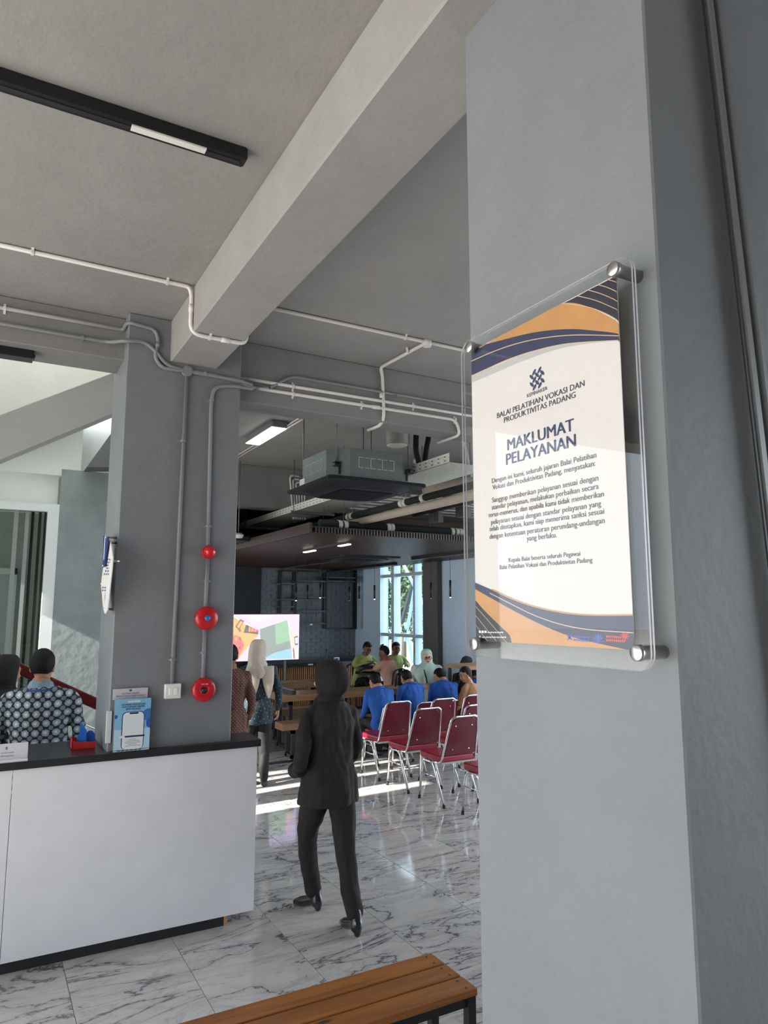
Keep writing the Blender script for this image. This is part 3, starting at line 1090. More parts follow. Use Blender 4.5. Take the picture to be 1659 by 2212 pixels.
# emblem above the heading
m = MB()
ec = sg_.px(1160, 818, 3)
eu, ev = sg_.U.normalized(), sg_.V.normalized()
for i in range(4):
    for j in range(4):
        a, b_ = (i - 1.5), (j - 1.5)
        if abs(a) + abs(b_) > 2.6:
            continue
        c = ec + eu * ((a - b_) * 0.0088) + ev * ((a + b_) * 0.0088)
        dirv = (eu + ev) if (i + j) % 2 else (eu - ev)
        dirv = dirv.normalized()
        pv = dirv.cross(sg_.N)
        L, Wd = (0.0085, 0.0035) if abs(a) + abs(b_) < 2.2 else (0.0045, 0.0040)
        m.poly([c + dirv * (L * math.cos(t)) + pv * (Wd * math.sin(t)) for t in [k * math.pi / 6 for k in range(12)]])
rel(m.build('emblem', NAVYT, ns), ns)
PRT = mat('notice_text', rgb(66, 62, 74), 0.5)
for s, a, b_, zf, bo, mm in (
        ('KEMNAKER', (572, 1207), (731, 1152), z1p, 0.006, PRT),
        ('BALAI PELATIHAN VOKASI DAN', (338, 1362), (1020, 1116), z1p, 0.012, PRT),
        ('PRODUKTIVITAS PADANG', (392, 1400), (950, 1202), z1p, 0.012, PRT),
        ('MAKLUMAT', (418, 1596), (938, 1438), z1p, 0.022, NAVYT),
        ('PELAYANAN', (408, 1707), (953, 1562), z1p, 0.022, NAVYT),
        ('Dengan ini kami, seluruh jajaran Balai Pelatihan', (298, 204), (1112, 22), z2p, 0.008, PRT),
        ('Vokasi dan Produktivitas Padang, menyatakan:', (303, 260), (1104, 82), z2p, 0.008, PRT),
        ('Sanggup memberikan pelayanan sesuai dengan', (299, 355), (1127, 200), z2p, 0.008, PRT),
        ('standar pelayanan, melakukan perbaikan secara', (297, 414), (1129, 262), z2p, 0.008, PRT),
        ('terus-menerus, dan apabila kami tidak memberikan', (272, 474), (1171, 322), z2p, 0.008, PRT),
        ('pelayanan sesuai dengan standar pelayanan yang', (292, 532), (1149, 393), z2p, 0.008, PRT),
        ('telah ditetapkan, kami siap menerima sanksi sesuai', (279, 586), (1172, 452), z2p, 0.008, PRT),
        ('dengan ketentuan peraturan perundang-undangan', (280, 644), (1176, 526), z2p, 0.008, PRT),
        ('yang berlaku.', (569, 660), (803, 636), z2p, 0.008, PRT),
        ('Kepala Balai beserta seluruh Pegawai', (429, 830), (986, 780), z2p, 0.008, PRT),
        ('Balai Pelatihan Vokasi dan Produktivitas Padang', (359, 886), (1081, 830), z2p, 0.008, PRT)):
    rel(sg_.text(s, sg_.px(*zf(a)), sg_.px(*zf(b_)), mm, ns, l=3, bold=bo, hscale=0.93), ns)
# small marks along the foot: icons and logo blocks
m = MB()


def sq(cx, cy, w, h, mi, sk=0.08):
    area(m, [(cx - w / 2, cy - h / 2 - sk * w / 2), (cx + w / 2, cy - h / 2 + sk * w / 2), (cx + w / 2, cy + h / 2 + sk * w / 2), (cx - w / 2, cy + h / 2 - sk * w / 2)], 5, mi, z2p)


for cx in (206, 228, 250):
    sq(cx, 1388, 16, 18, 0)
for k in range(14):
    sq(268 + k * 9, 1392 + (k % 3), 6, 8 + 3 * (k % 2), 0)
sq(206, 1425, 10, 14, 0)
for k in range(20):
    sq(224 + k * 9.6, 1430 + (k % 2), 6, 8 + 4 * (k % 3 == 1), 0)
for r_ in range(2):
    for k in range(9):
        sq(940 + k * 14, 1424 + r_ * 26 + k, 10, 17, 1)
for r_ in range(2):
    for k in range(8 + 2 * r_):
        sq(1196 + k * 15, 1424 + r_ * 28 + k, 11, 18, 2)
for ang in (-.8, .8):
    c, s = math.cos(ang), math.sin(ang)
    area(m, [(905 + 24 * c * a - 6 * s * b_, 1433 + 24 * s * a + 6 * c * b_) for a, b_ in ((-1, -1), (1, -1), (1, 1), (-1, 1))], 5, 1, z2p)
for k in range(7):
    a = math.pi * (k + .5) / 7
    c, s = math.cos(a), math.sin(a)
    area(m, [(1128, 1475), (1128 + 38 * c - 9 * s, 1475 - 60 * s - 6 * c), (1128 + 50 * c, 1475 - 82 * s), (1128 + 38 * c + 9 * s, 1475 - 60 * s + 6 * c)], 5, 1, z2p)
for k in range(9):
    a = 2 * math.pi * k / 9
    area(m, [(1335, 1422), (1335 + 20 * math.cos(a - .25), 1422 + 20 * math.sin(a - .25)), (1335 + 44 * math.cos(a), 1422 + 40 * math.sin(a)), (1335 + 20 * math.cos(a + .25), 1422 + 20 * math.sin(a + .25))], 5, 2, z2p)
rel(m.build('printed_marks', [WLINE, BLUP, REDP], ns), ns)
# two acrylic sheets with rounded corners
al, ar = AX(1002, 745, XS).y, AX(1366, 545, XS).y
ab, at_ = AX(1400, 1452, XS).z, AX(1366, 545, XS).z
al = AX(1003, 1000, XS).y


def rr_yz(y0, y1_, za, zb_, r, n=6):
    out = []
    for cy, cz, a in ((y1_ - r, zb_ - r, 0), (y0 + r, zb_ - r, 90), (y0 + r, za + r, 180), (y1_ - r, za + r, 270)):
        for i in range(n + 1):
            t = math.radians(a + 90 * i / n)
            out.append((cy + r * math.cos(t), cz + r * math.sin(t)))
    return out


prof = rr_yz(ar, al, ab, at_, 0.032)
for nm, xa_ in (('front_sheet', XS - .0058), ('back_sheet', XS + .0022)):
    m = MB()
    th = 0.0045
    n = len(prof)
    vv = [(xa_, y, z) for y, z in prof] + [(xa_ + th, y, z) for y, z in prof]
    m.add(vv, [tuple(range(n))], 0)
    m.add(vv, [tuple(reversed(range(n, 2 * n)))], 0)
    m.add(vv, [(i, (i + 1) % n, n + (i + 1) % n, n + i) for i in range(n)], 1, True)
    rel(m.build(nm, [ACRYL, ACRYLE], ns), ns)
ay0, ay1 = AX(1335, 581, XS).y, AX(1013, 748, XS).y
for px_, py_ in ((1322, 580), (1011, 749), (1373, 1411), (1022, 1391)):
    c = AX(px_, py_, XS - .022)
    m = MB()
    m.lathe([(0.0, 0), (.0135, 0.0), (.015, .0015), (.015, .012), (.0125, .0125), (.0125, XP - c.x - .0)], 24, 0, Matrix.Translation(c) @ Matrix.Rotation(math.pi / 2, 4, 'Y'))
    rel(m.build('standoff', STEEL, ns), ns)

# ================================================================ diamond sign on the column side
ds = thing('motto_sign', 'white elongated hexagon motto sign on the side of the column', 'sign', (CX0 - .06, 4.85, 2.1))


def z4p(p):
    return (p[0] / 4.708, 950 + p[1] / 4.708)


XD = CX0 - .050
outl = [(1112, 1018), (1130, 1075), (1146, 1190), (1138, 1300), (1090, 1735), (1068, 1772), (1052, 1738), (1027, 1490), (1034, 1400), (1078, 1090)]
pp = [AX(*z4p(p), XD) for p in outl]
rel(MB().prism(pp, (0.006, 0, 0)).build('board', mat('motto_white', rgb(232, 228, 224), .4), ds), ds)
shd = Sheet((XD - .0002, 5.0, 1.8), (0, -0.5, 0), (0, 0, 1))
for cx, cy, w in ((1103, 1218, 34), (1095, 1248, 46), (1088, 1278, 44), (1097, 1307, 28), (1088, 1336, 38), (1082, 1367, 50), (1062, 1503, 44), (1060, 1532, 44)):
    n_ = max(4, int(w / 5))
    m = MB()
    for k in range(n_):
        if k % 4 == 3:
            continue
        a, b_ = shd.px(*z4p((cx - w / 2 + w * k / n_, cy)), 2), shd.px(*z4p((cx - w / 2 + w * (k + .75) / n_, cy)), 2)
        hgt = .0045 + .002 * ((k * 7) % 3 == 0)
        m.poly([(a.x, a.y, a.z - hgt), (a.x, b_.y, a.z - hgt), (a.x, b_.y, a.z + hgt), (a.x, a.y, a.z + hgt)])
    tag(rel(m.build('blurred_lettering', DKP, ds), ds), kind='stuff')
for cx, cy in ((1103, 1120), (1067, 1602)):
    c = shd.px(*z4p((cx, cy)), 2)
    rel(MB().poly([c + Vector((0, .012, 0)), c + Vector((0, 0, .035)), c + Vector((0, -.012, 0)), c + Vector((0, 0, -.035))]).build('emblem', BLU, ds), ds)
for q in ((1100, 1045), (1125, 1232), (1030, 1465), (1060, 1725)):
    c = AX(*z4p(q), XD)
    rel(MB().cyl((XD - .004, c.y, c.z), (CX0, c.y, c.z), .008, 10).build('standoff', STEEL, ds), ds)
bs2 = thing('blue_plaque', 'small dark blue plaque behind the white motto sign', 'sign', (CX0 - .08, 5.05, 2.2))
XD2 = CX0 - .065
pp = [AX(*z4p(p), XD2) for p in [(1050, 975), (1098, 985), (1096, 1035), (1060, 1290), (1040, 1300), (1048, 1180)]]
pp = [Vector((XD2, min(p.y, 5.13), p.z)) for p in pp]
rel(MB().prism(pp, (0.006, 0, 0)).build('plaque', mat('plaque_blue', rgb(34, 48, 120), .3), bs2), bs2)
m = MB()
c = AX(*z4p((1062, 1130)), XD2)
m.poly([(XD2 - .001, c.y - .015, c.z + .10), (XD2 - .001, c.y + .012, c.z + .09), (XD2 - .001, c.y + .016, c.z - .06), (XD2 - .001, c.y - .012, c.z - .05)])
rel(m.build('print', WPR, bs2), bs2)
for q in ((1075, 990), (1045, 1280)):
    c = AX(*z4p(q), XD2)
    rel(MB().cyl((XD2 - .003, min(c.y, 5.12), c.z), (CX0, min(c.y, 5.12), c.z), .007, 10).build('standoff', STEEL, bs2), bs2)

# ================================================================ switch and fire alarms on the column
sc = AY(371, 1492, CY0)
swt = thing('light_switch', 'white double rocker light switch on the column', 'light switch', sc)
hw_, hh_ = 0.049, 0.045
MB().box((-hw_, -.038, -hh_), (hw_, 0.0, hh_)).build('back_box', WHITEP, swt, bevel=0.004)
for s in (-1, 1):
    MB().box((s * .014 - .013, -.042, -.022), (s * .014 + .013, -.037, .022)).build('rocker', mat('rocker_white', (0.86, 0.84, 0.80, 1), .3), swt, bevel=0.002)
REDA = mat('alarm_red', rgb(196, 22, 34), 0.25, spec=0.6)
REDR = mat('alarm_rim', rgb(176, 60, 56), 0.4)


def wallM(c):
    return Matrix.Rotation(math.pi / 2, 4, 'X')


ca = AY(449, 1193, CY0)
al_ = thing('indicator_lamp', 'small red dome indicator lamp, topmost on the alarm conduit', 'alarm lamp', ca)
MB().lathe([(.046, 0), (.047, .02), (.044, .03)], 28, 0, wallM(ca)).build('base', REDR, al_)
MB().lathe([(.041, .03), (.040, .045), (.034, .062), (.022, .074), (.008, .079), (0, .080)], 28, 0, wallM(ca)).build('dome', mat('dome_red', rgb(214, 22, 34), .12, coat=.5), al_)
ca = AY(443, 1335, CY0)
al_ = thing('alarm_bell', 'round red fire bell with a blue sticker on the column', 'fire bell', ca)
MB().lathe([(.060, 0), (.072, .018), (.076, .034), (.074, .043), (.060, .054), (.035, .061), (0.0, .063)], 36, 0, wallM(ca)).build('gong', REDA, al_)
MB().lathe([(0.019, .0625), (.019, .0645), (0, .065)], 20, 0, wallM(ca)).build('sticker', mat('sticker_blue', rgb(30, 120, 200), .4), al_)
ca = AY(438, 1489, CY0)
al_ = thing('manual_call_point', 'round red manual call point with a black centre, lowest on the column', 'call point', ca)
MB().lathe([(.068, 0), (.075, .012), (.075, .030), (.070, .038), (.050, .043), (.024, .044), (.0215, .040), (0.0, .040)], 36, 0, wallM(ca)).build('housing', REDA, al_)
MB().lathe([(0.020, .0405), (.020, .0425), (0, .043)], 20, 0, wallM(ca) @ Matrix.Translation((0, -.004, 0))).build('button', BLACKP, al_)
shc = Sheet((ca.x - .05, CY0 - .0445, ca.z - .05), (.1, 0, 0), (0, 0, .1))
m = MB()
for k in range(9):
    if k != 4:
        m.poly([shc.at(.28 + .05 * k, .845, 2), shc.at(.315 + .05 * k, .845, 2), shc.at(.315 + .05 * k, .885, 2), shc.at(.28 + .05 * k, .885, 2)])
tag(rel(m.build('blurred_lettering', WPR, al_), al_), kind='stuff')

# ================================================================ bench in the foreground
BW = wood_mat('bench_wood', rgb(122, 70, 26), rgb(176, 112, 48), knots=True, rough=0.42, axis='X')
bn = thing('wooden_bench', 'varnished wood slat bench on a black steel frame in the foreground', 'bench', (1.0, 2.66, 0))
bx0_, bx1_, by0, by1, bz = -0.15, 1.83, 2.485, 2.825, 0.45
sw_ = (by1 - by0 - .016) / 3
slat = MB().box((bx0_ - 1.0, -sw_ / 2, bz - .028), (bx1_ - 1.0, sw_ / 2, bz)).mesh('slat', BW, bevel=0.003)
for i in range(3):
    o = obj('slat', slat, bn, (0, by0 + sw_ / 2 + i * (sw_ + .008) - 2.66, 0))
    for sx in (bx1_ - 1.04, bx0_ - .9):
        for dy in (-.03, .03):
            MB().cyl((sx, dy, bz - .0005), (sx, dy, bz + .0006), .006, 8).build('screw', mat('dark_screw', (0.03, 0.02, 0.015, 1), .5), o)
fr = MB()
for yy in (by0 + .03, by1 - .03):
    fr.bar((bx0_ + .05, yy, bz - .048), (bx1_ - .005, yy, bz - .048), .03, .038)
for xx in (bx0_ + .06, bx1_ - .02):
    fr.bar((xx, by0 + .02, bz - .048), (xx, by1 - .02, bz - .048), .03, .038)
rel(fr.build('frame', BLACKM, bn), bn)
for xx in (bx0_ + .07, bx1_ - .025):
    for yy in (by0 + .022, by1 - .05):
        rel(MB().box((xx - .018, yy - .018, 0), (xx + .018, yy + .018, bz - .03)).build('leg', BLACKM, bn), bn)
# ================================================================ conduits and ceiling services
def clip_on(parent, p, tdir, ndir, r, m):
    """saddle clip around a conduit at p; tdir along the pipe, ndir away from the wall"""
    t, n = Vector(tdir).normalized(), Vector(ndir).normalized()
    s = t.cross(n)
    mb = MB()
    w = 0.009
    pts = [s * (-r * 2.6) - n * r, s * (-r * 1.2) - n * r * .9, s * (-r * 1.15) + n * r * .6, s * (-r * .6) + n * r * 1.15, s * (r * .6) + n * r * 1.15, s * (r * 1.15) + n * r * .6, s * (r * 1.2) - n * r * .9, s * (r * 2.6) - n * r]
    for a, b_ in zip(pts, pts[1:]):
        mb.bar(Vector(p) + a, Vector(p) + b_, .0035, w * 1.6, up=t)
    return mb.build('clip', m, parent)


def conduit(name, label, pts, r, m, clips=(), rad=0.06, couplers=(), group=None):
    """clips: list of (segment point, normal)"""
    path = round_path(pts, rad)
    mb = MB().tube(path, r, 10)
    for a, b_ in couplers:
        mb.cyl(a, b_, r * 1.28, 10)
    o = mb.build(name, m)
    tag(o, label, 'conduit', group or 'electrical conduits')
    for p, t, n in clips:
        clip_on(o, p, t, n, r, m)
    return o


WX0, WY0, WZ = 3.095, 7.12, 2.79     # near corner of the dropped slat ceiling
X_, Y_, Z_ = Vector((1, 0, 0)), Vector((0, 1, 0)), Vector((0, 0, 1))
R0 = 0.0125
zc = ZC - .014
# white conduit across the ceiling, over the beam
y0 = 3.93 * S_
bL, bR, bB = 0.952 * S_, 1.258 * S_, up(3.53)
conduit('conduit', 'white conduit crossing the ceiling and looping under the light beam', [(-1.5, y0, zc), (bL - .03, y0, zc), (bL - .014, y0, zc - .05), (bL - .014, y0, bB - .014), (bR + .014, y0, bB - .014), (bR + .014, y0, bB + .10)], R0, WHITEC,
        clips=[((AZ(70, 545, zc).x, y0, zc), X_, -Z_), ((AZ(363, 606, zc).x, y0, zc), X_, -Z_), ((1.08, y0, bB - .014), X_, -Z_)], rad=.07,
        couplers=[((bL - .014, y0, bB + .12), (bL - .014, y0, bB + .165)), ((1.15, y0, bB - .014), (1.2, y0, bB - .014))])
# second ceiling conduit with a junction box
y1c = 3.975 * S_
jb = AZ(918, 742, zc)
cj = conduit('conduit', 'white ceiling conduit with a round junction box right of the beam', [(bR, y1c, zc), (5.0, y1c, zc)], R0, WHITEC, clips=[((AZ(872, 731, zc).x, y1c, zc), X_, -Z_), ((3.4, y1c, zc), X_, -Z_)])
MB().cyl((jb.x, y1c, ZC), (jb.x, y1c, ZC - .045), .032, 20).build('junction_box', WHITEC, cj)
yf = 4.62 * S_ - .014
conduit('conduit', 'white conduit dropping from the junction box over the cross beam', [(jb.x, y1c, zc), (AZ(828, 790, zc).x, yf - .02, zc), (AY(826, 800, yf).x, yf, zc - .06), (AY(830, 900, yf).x, yf, up(3.375) - .014), (AZ(785, 934, up(3.36)).x, 4.84 * S_, up(3.36))], R0, WHITEC,
        clips=[((AZ(880, 757, zc).x, AZ(880, 757, zc).y, zc), (-1, .9, 0), -Z_)], rad=.10, couplers=[((AY(824, 855, yf).x, yf, up(3.56)), (AY(824, 855, yf).x, yf, up(3.60)))])
# beam_2 conduits (left of the column)
yl_ = 4.62 * S_ - .014
za1 = AY(130, 688, yl_).z
za2 = AY(100, 716, yl_).z
yc_ = CY0 - .014
cp = lambda x, y: AY(x, y, yc_)
conduit('conduit', 'white conduit along the cross beam left of the column', [(-1.5, yl_, za1), (AY(262, 708, yl_).x, yl_, za1)], R0, WHITEC, clips=[((AY(10, 670, yl_).x, yl_, za1), X_, -Y_)])
conduit('conduit', 'grey painted conduit stepping round the top of the column', [(AY(262, 708, yl_).x, yl_, za1), (CX0 - .014, yl_ - .02, za1), (CX0 - .014, yc_, za1 + .012), cp(335, 712), cp(343, 735), cp(334, 772), cp(350, 795), cp(402, 802), cp(520, 822), cp(545, 832)], R0, GREYC, rad=.05,
        couplers=[(cp(342, 740), cp(340, 750))])
conduit('conduit', 'grey painted conduit waving across the column head', [(-1.5, yl_, za2), (AY(180, 731, yl_).x, yl_, za2), (AY(240, 738, yl_).x, yl_, za2 + .0), cp(262, 736), cp(312, 738), cp(335, 757), cp(360, 790), cp(400, 800), cp(470, 812), cp(515, 824), AY(545, 838, yf), AY(580, 838, yf)], R0, GREYC, rad=.09,
        clips=[((AY(178, 731, yl_).x, yl_, za2), X_, -Y_)], couplers=[(cp(440, 806), cp(447, 807)), (AY(550, 839, yf), AY(558, 839, yf))])
vs1 = cp(371, 1477)
vc = conduit('conduit', 'grey painted vertical conduit running down the column to the switch', [cp(404, 805), (vs1.x, yc_, vs1.z)], R0, GREYC,
             clips=[((cp(396, 953).x, yc_, cp(396, 953).z), Z_, -Y_), ((cp(373, 1425).x, yc_, cp(373, 1425).z), Z_, -Y_)])
jc = cp(404, 803)
MB().cyl((jc.x, CY0, jc.z), (jc.x, CY0 - .03, jc.z), .034, 20).build('junction_box', GREYC, vc)
conduit('conduit', 'grey painted conduit bending down the column through the red alarms', [cp(545, 840), cp(500, 833), cp(462, 836), cp(456, 870), cp(449, 1180)], R0, GREYC, rad=.06,
        clips=[((cp(457, 866).x, yc_, cp(457, 866).z), Z_, -Y_), (cp(450, 1137), Z_, -Y_)])
conduit('conduit', 'short grey conduit between the red lamp and the red bell', [cp(449, 1205), cp(443, 1318)], R0, GREYC, clips=[(cp(447, 1255), Z_, -Y_)])
conduit('conduit', 'short grey conduit between the red bell and the call point', [cp(442, 1352), cp(438, 1470)], R0, GREYC, clips=[(cp(439, 1410), Z_, -Y_)])
# beam_3 conduits
zu, zl = AY(700, 846, yf).z, AY(700, 862, yf).z
zg_ = AY(800, 845, yf).z
conduit('conduit', 'upper of the two white conduits along the right cross beam', [(CX1 + .02, yf, zu), (4.6, yf, zu)], R0, WHITEC, clips=[((AY(633, 852, yf).x, yf, zu), X_, -Y_), ((AY(894, 890, yf).x, yf, zu), X_, -Y_)])
xd = AY(985, 915, yf).x
conduit('conduit', 'lower of the two white conduits, bending down before the notice', [(CX1 + .02, yf, zl), (xd, yf, zl), (xd + .04, yf, up(3.375) - .014), (xd + .04, 4.84 * S_ + .1, up(3.375) - .014)], R0, WHITEC,
        clips=[((AY(633, 866, yf).x, yf, zl), X_, -Y_), ((AY(782, 882, yf).x, yf, zl), X_, -Y_), ((AY(983, 917, yf).x, yf, zl), X_, -Y_)], couplers=[((AY(805, 887, yf).x, yf, zl), (AY(820, 889, yf).x, yf, zl))])
conduit('conduit', 'grey conduit curving up along the right cross beam', [AY(583, 838, yf), AY(600, 828, yf), (AY(630, 830, yf).x, yf, zg_ + .012), (4.6, yf, zg_)], R0, GREYC, clips=[((AY(856, 854, yf).x, yf, zg_), X_, -Y_)], rad=.08)
# far ceiling pair beside the batten lamp
for dx, lb in ((0, 'left of two thin white conduits running past the batten lamp'), (.045, 'right of two thin white conduits running past the batten lamp')):
    xx = AZ(560, 955, zc).x + dx
    conduit('conduit', lb, [(xx, 4.9, zc), (xx, 8.92, zc)], .010, WHITEC, clips=[((xx, 6.9, zc), Y_, -Z_), ((xx, 7.6, zc), Y_, -Z_)] if dx else [((xx, 7.7, zc), Y_, -Z_)])

# ---------------------------------------------------------------- black track lamps
LENS = mat('unlit_diffuser', (0.80, 0.78, 0.74, 1), 0.4)
p0, p1 = AZ(528, 352, up(3.755)), AZ(0, 192, up(3.755))
yt_ = 2.615 * S_
tk = thing('track_lamp', 'long black track lamp with a white diffuser on the ceiling', 'ceiling lamp', (p0.x, yt_, ZC))
rel(MB().box((-1.6, yt_ - .032, ZC - .055), (p0.x, yt_ + .032, ZC)).build('track', BLACKM, tk, bevel=0.003), tk)
rel(MB().box((-1.6, yt_ - .012, ZC - .058), (p0.x - .02, yt_ + .012, ZC - .05)).build('groove', BLACKP, tk), tk)
la, lb_ = AZ(280, 287, ZC - .06).x, AZ(441, 333, ZC - .06).x
rel(MB().box((la, yt_ - .028, ZC - .063), (lb_, yt_ + .006, ZC - .056)).build('diffuser', LENS, tk), tk)
rel(MB().box((p0.x - .002, yt_ - .03, ZC - .05), (p0.x + .006, yt_ + .03, ZC - .004)).build('end_cap', BLACKP, tk), tk)
B2 = up(3.53)
xe2 = AZ(72, 770, B2 - .03).x
tk2 = thing('track_lamp', 'short black track lamp under the left cross beam', 'ceiling lamp', (xe2, 4.89, B2))
rel(MB().box((-1.6, 4.83, B2 - .055), (xe2, 4.93, B2)).build('track', BLACKM, tk2, bevel=0.003), tk2)
rel(MB().box((-1.6, 4.845, B2 - .06), (xe2 - .2, 4.915, B2 - .054)).build('diffuser', LENS, tk2), tk2)
rel(MB().box((xe2, 4.85, B2 - .04), (xe2 + .01, 4.91, B2 - .02)).build('end_cap', BLACKP, tk2), tk2)

# ---------------------------------------------------------------- lit batten lamp in the far bay
lx = AZ(580, 937, ZC - .07).x
bl_ = thing('batten_lamp', 'lit white rectangular ceiling lamp behind the cross beam', 'ceiling lamp', (lx, 7.05, ZC))
MB().box((-.085, -.42, -.075), (.085, .42, 0)).build('housing', mat('grey_lamp_housing', (0.16, 0.18, 0.20, 1), .4), bl_, bevel=.01)
MB().box((-.078, -.41, -.080), (.078, .41, -.074)).build('diffuser', LED, bl_)

# ---------------------------------------------------------------- round surface downlights
CREAMD = mat('cream_diffuser', (0.72, 0.70, 0.62, 1), .4)
GREYD = mat('grey_downlight', (0.33, 0.32, 0.31, 1), .5)
dl = []
for px_, py_, lb, zz, rr in ((858, 962, 'grey drum downlight on the ceiling above the air conditioner', 3.66, .115), (512, 1097, 'grey drum downlight half hidden behind the column', 3.33, .115)):
    c = AZ(px_, py_, zz)
    zt2 = ZC if zz > 3.5 else 3.52
    d_ = thing('drum_downlight', lb, 'ceiling lamp', (c.x, c.y, zt2), group='drum downlights')
    MB().lathe([(rr, zz - zt2), (rr, zz - zt2 + .17), (rr * .98, 0)] if zz > 3.5 else [(rr, zz - zt2), (rr, 0)], 28).build('drum', GREYD, d_)
    MB().lathe([(0, zz - zt2 - .012), (rr * .8, zz - zt2 - .010), (rr * .97, zz - zt2)], 28).build('diffuser', CREAMD, d_)
    dl.append(c)
c = dl[0]
conduit('conduit', 'white conduit leading right from the drum downlight', [(c.x + .1, c.y + .05, ZC - .016), (AZ(970, 958, ZC - .016).x, c.y + .05, ZC - .016), (AZ(974, 962, ZC - .016).x + .02, c.y + .1, ZC - .1), (AZ(974, 965, ZC).x + .02, c.y + .1, 3.4)], .014, WHITEC,
        clips=[((c.x + .45, c.y + .05, ZC - .016), X_, -Z_), ((c.x + .8, c.y + .05, ZC - .016), X_, -Z_)])
c = dl[1]
conduit('conduit', 'white bent conduit beside the half-hidden downlight', [AY(526, 1085, 9.2), AY(597, 1090, 9.2), AY(594, 1103, 9.2)], .012, WHITEC, rad=.04, clips=[(AY(540, 1086, 9.2), X_, -Z_), (AY(585, 1089, 9.2), X_, -Z_)])

# ---------------------------------------------------------------- ceiling cassette air conditioner
ACB = mat('cassette_steel', (0.22, 0.24, 0.24, 1), 0.45, metal=0.4, var=0.08, scale=10)
ACP = mat('cassette_black', (0.020, 0.022, 0.028, 1), 0.6, spec=.2)
ACV = mat('cassette_grille', (0.010, 0.012, 0.018, 1), 0.8, spec=.1)
ax0, ax1, ay0_, ay1_, az0 = 2.44, 3.42, 5.27, 6.22, 3.03
axc, ayc = (ax0 + ax1) / 2, (ay0_ + ay1_) / 2
acu = thing('cassette_air_conditioner', 'steel cassette air conditioner with a black grille panel hung on rods', 'air conditioner', (axc, ayc, az0))
hx, hy = .40, .40


def octa(h, c, z):
    return [(-h + c, -h, z), (h - c, -h, z), (h, -h + c, z), (h, h - c, z), (h - c, h, z), (-h + c, h, z), (-h, h - c, z), (-h, -h + c, z)]


MB().prism(octa(.415, .155, .035), (0, 0, .262)).build('body', ACB, acu, bevel=.002)
# perforated knock-out outlines and screws
m = MB()
for fx_, fy_, tx, ty in ((0, -1, 1, 0), (-1, 0, 0, -1)):
    o_ = Vector((fx_ * .4155, fy_ * .4155, 0))
    t_ = Vector((tx, ty, 0))
    for a in (-.175, -.058, .058, .175):
        m.bar(o_ + t_ * a + Z_ * .135, o_ + t_ * a + Z_ * .225, .002, .006, up=Vector((fx_, fy_, 0)).cross(Z_))
    for zz in (.135, .225):
        for k in range(6):
            a = -.175 + k * .06
            m.bar(o_ + t_ * a + Z_ * zz, o_ + t_ * (a + .045) + Z_ * zz, .002, .005)
m.build('knockout_marks', mat('pale_marks', (0.62, 0.63, 0.62, 1), .4), acu)
m = MB()
h, c_ = .475, .06
m.prism(octa(.485, .03, .005), (0, 0, .030))
m.build('panel', ACP, acu, bevel=.004)
m = MB()
pr = []
for k in range(48):
    a = 2 * math.pi * k / 48
    r = .43 / max(abs(math.cos(a)) ** 1.0, abs(math.sin(a)) ** 1.0)
    r = min(r, .50)
    pr.append((r * math.cos(a), r * math.sin(a)))
pr2 = [(x * .8, y * .8) for x, y in pr]
vv = [(x, y, .005) for x, y in pr] + [(x, y, -.035) for x, y in pr2]
m.add(vv, [(i, (i + 1) % 48, 48 + (i + 1) % 48, 48 + i) for i in range(48)], 0, True)
m.add([(x, y, -.035) for x, y in pr2], [tuple(range(48))], 0)
m.build('outlet_ring', ACP, acu)
m = MB()
m.box((-.25, -.25, -.040), (.25, .25, -.034))
gro = m.build('grille', ACV, acu)
m = MB()
for k in range(16):
    yy = -.24 + k * .032
    m.box((-.25, yy - .004, -.044), (.25, yy + .004, -.040))
m.build('slats', ACP, gro)
for sx in (-1, 1):
    for sy in (-1, 1):
        px_, py_ = sx * .365, sy * .365
        q = MB().cyl((px_, py_, .13), (px_, py_, ZC - az0), .006, 8)
        ro = q.build('hanger_rod', mat('grey_rod', (0.22, 0.23, 0.23, 1), .4, metal=.5), acu)
        b2 = MB()
        b2.box((px_ - .03, py_ - .03, .135), (px_ + .03, py_ + .03, .142))
        b2.box((px_ - .03, py_ - .03, .165), (px_ + .03, py_ + .03, .172))
        b2.cyl((px_, py_, .142), (px_, py_, .165), .012, 8)
        b2.bar((px_ - sx * .03, py_ + sy * 0.0, .07), (px_ - sx * .03, py_, .17), .02, .006)
        b2.build('bracket', BLACKM, ro)
MB().box((-.418, .20, .03), (-.414, .32, .12)).build('rating_label', WPR, acu)

# ---------------------------------------------------------------- galvanised cable tray
TZ = 3.195
tx0, tx1, th_ = 3.40, 3.875, .085
ty0, ty1 = 4.9, 11.6
tray = thing('cable_tray', 'long perforated galvanised cable tray running under the ceiling', 'cable tray', (tx0, 7.5, TZ))
rel(MB().box((tx0, ty0, TZ), (tx1, ty1, TZ + .003)).build('tray_bed', GALV, tray), tray)
m = MB()
for xx in (tx0, tx1):
    m.box((xx, ty0, TZ), (xx + .003, ty1, TZ + th_))
rel(m.build('side_rail', GALV, tray), tray)
HOLE = mat('slot_shadow', (0.03, 0.03, 0.03, 1), .8)
m = MB()
yy = ty0 + .05
while yy < ty1 - .05:
    for zz in (.025, .06):
        m.box((tx0 - .0008, yy, TZ + zz - .004), (tx0 + .0005, yy + .028, TZ + zz + .004))
    yy += .10
rel(m.build('slot', HOLE, tray), tray)
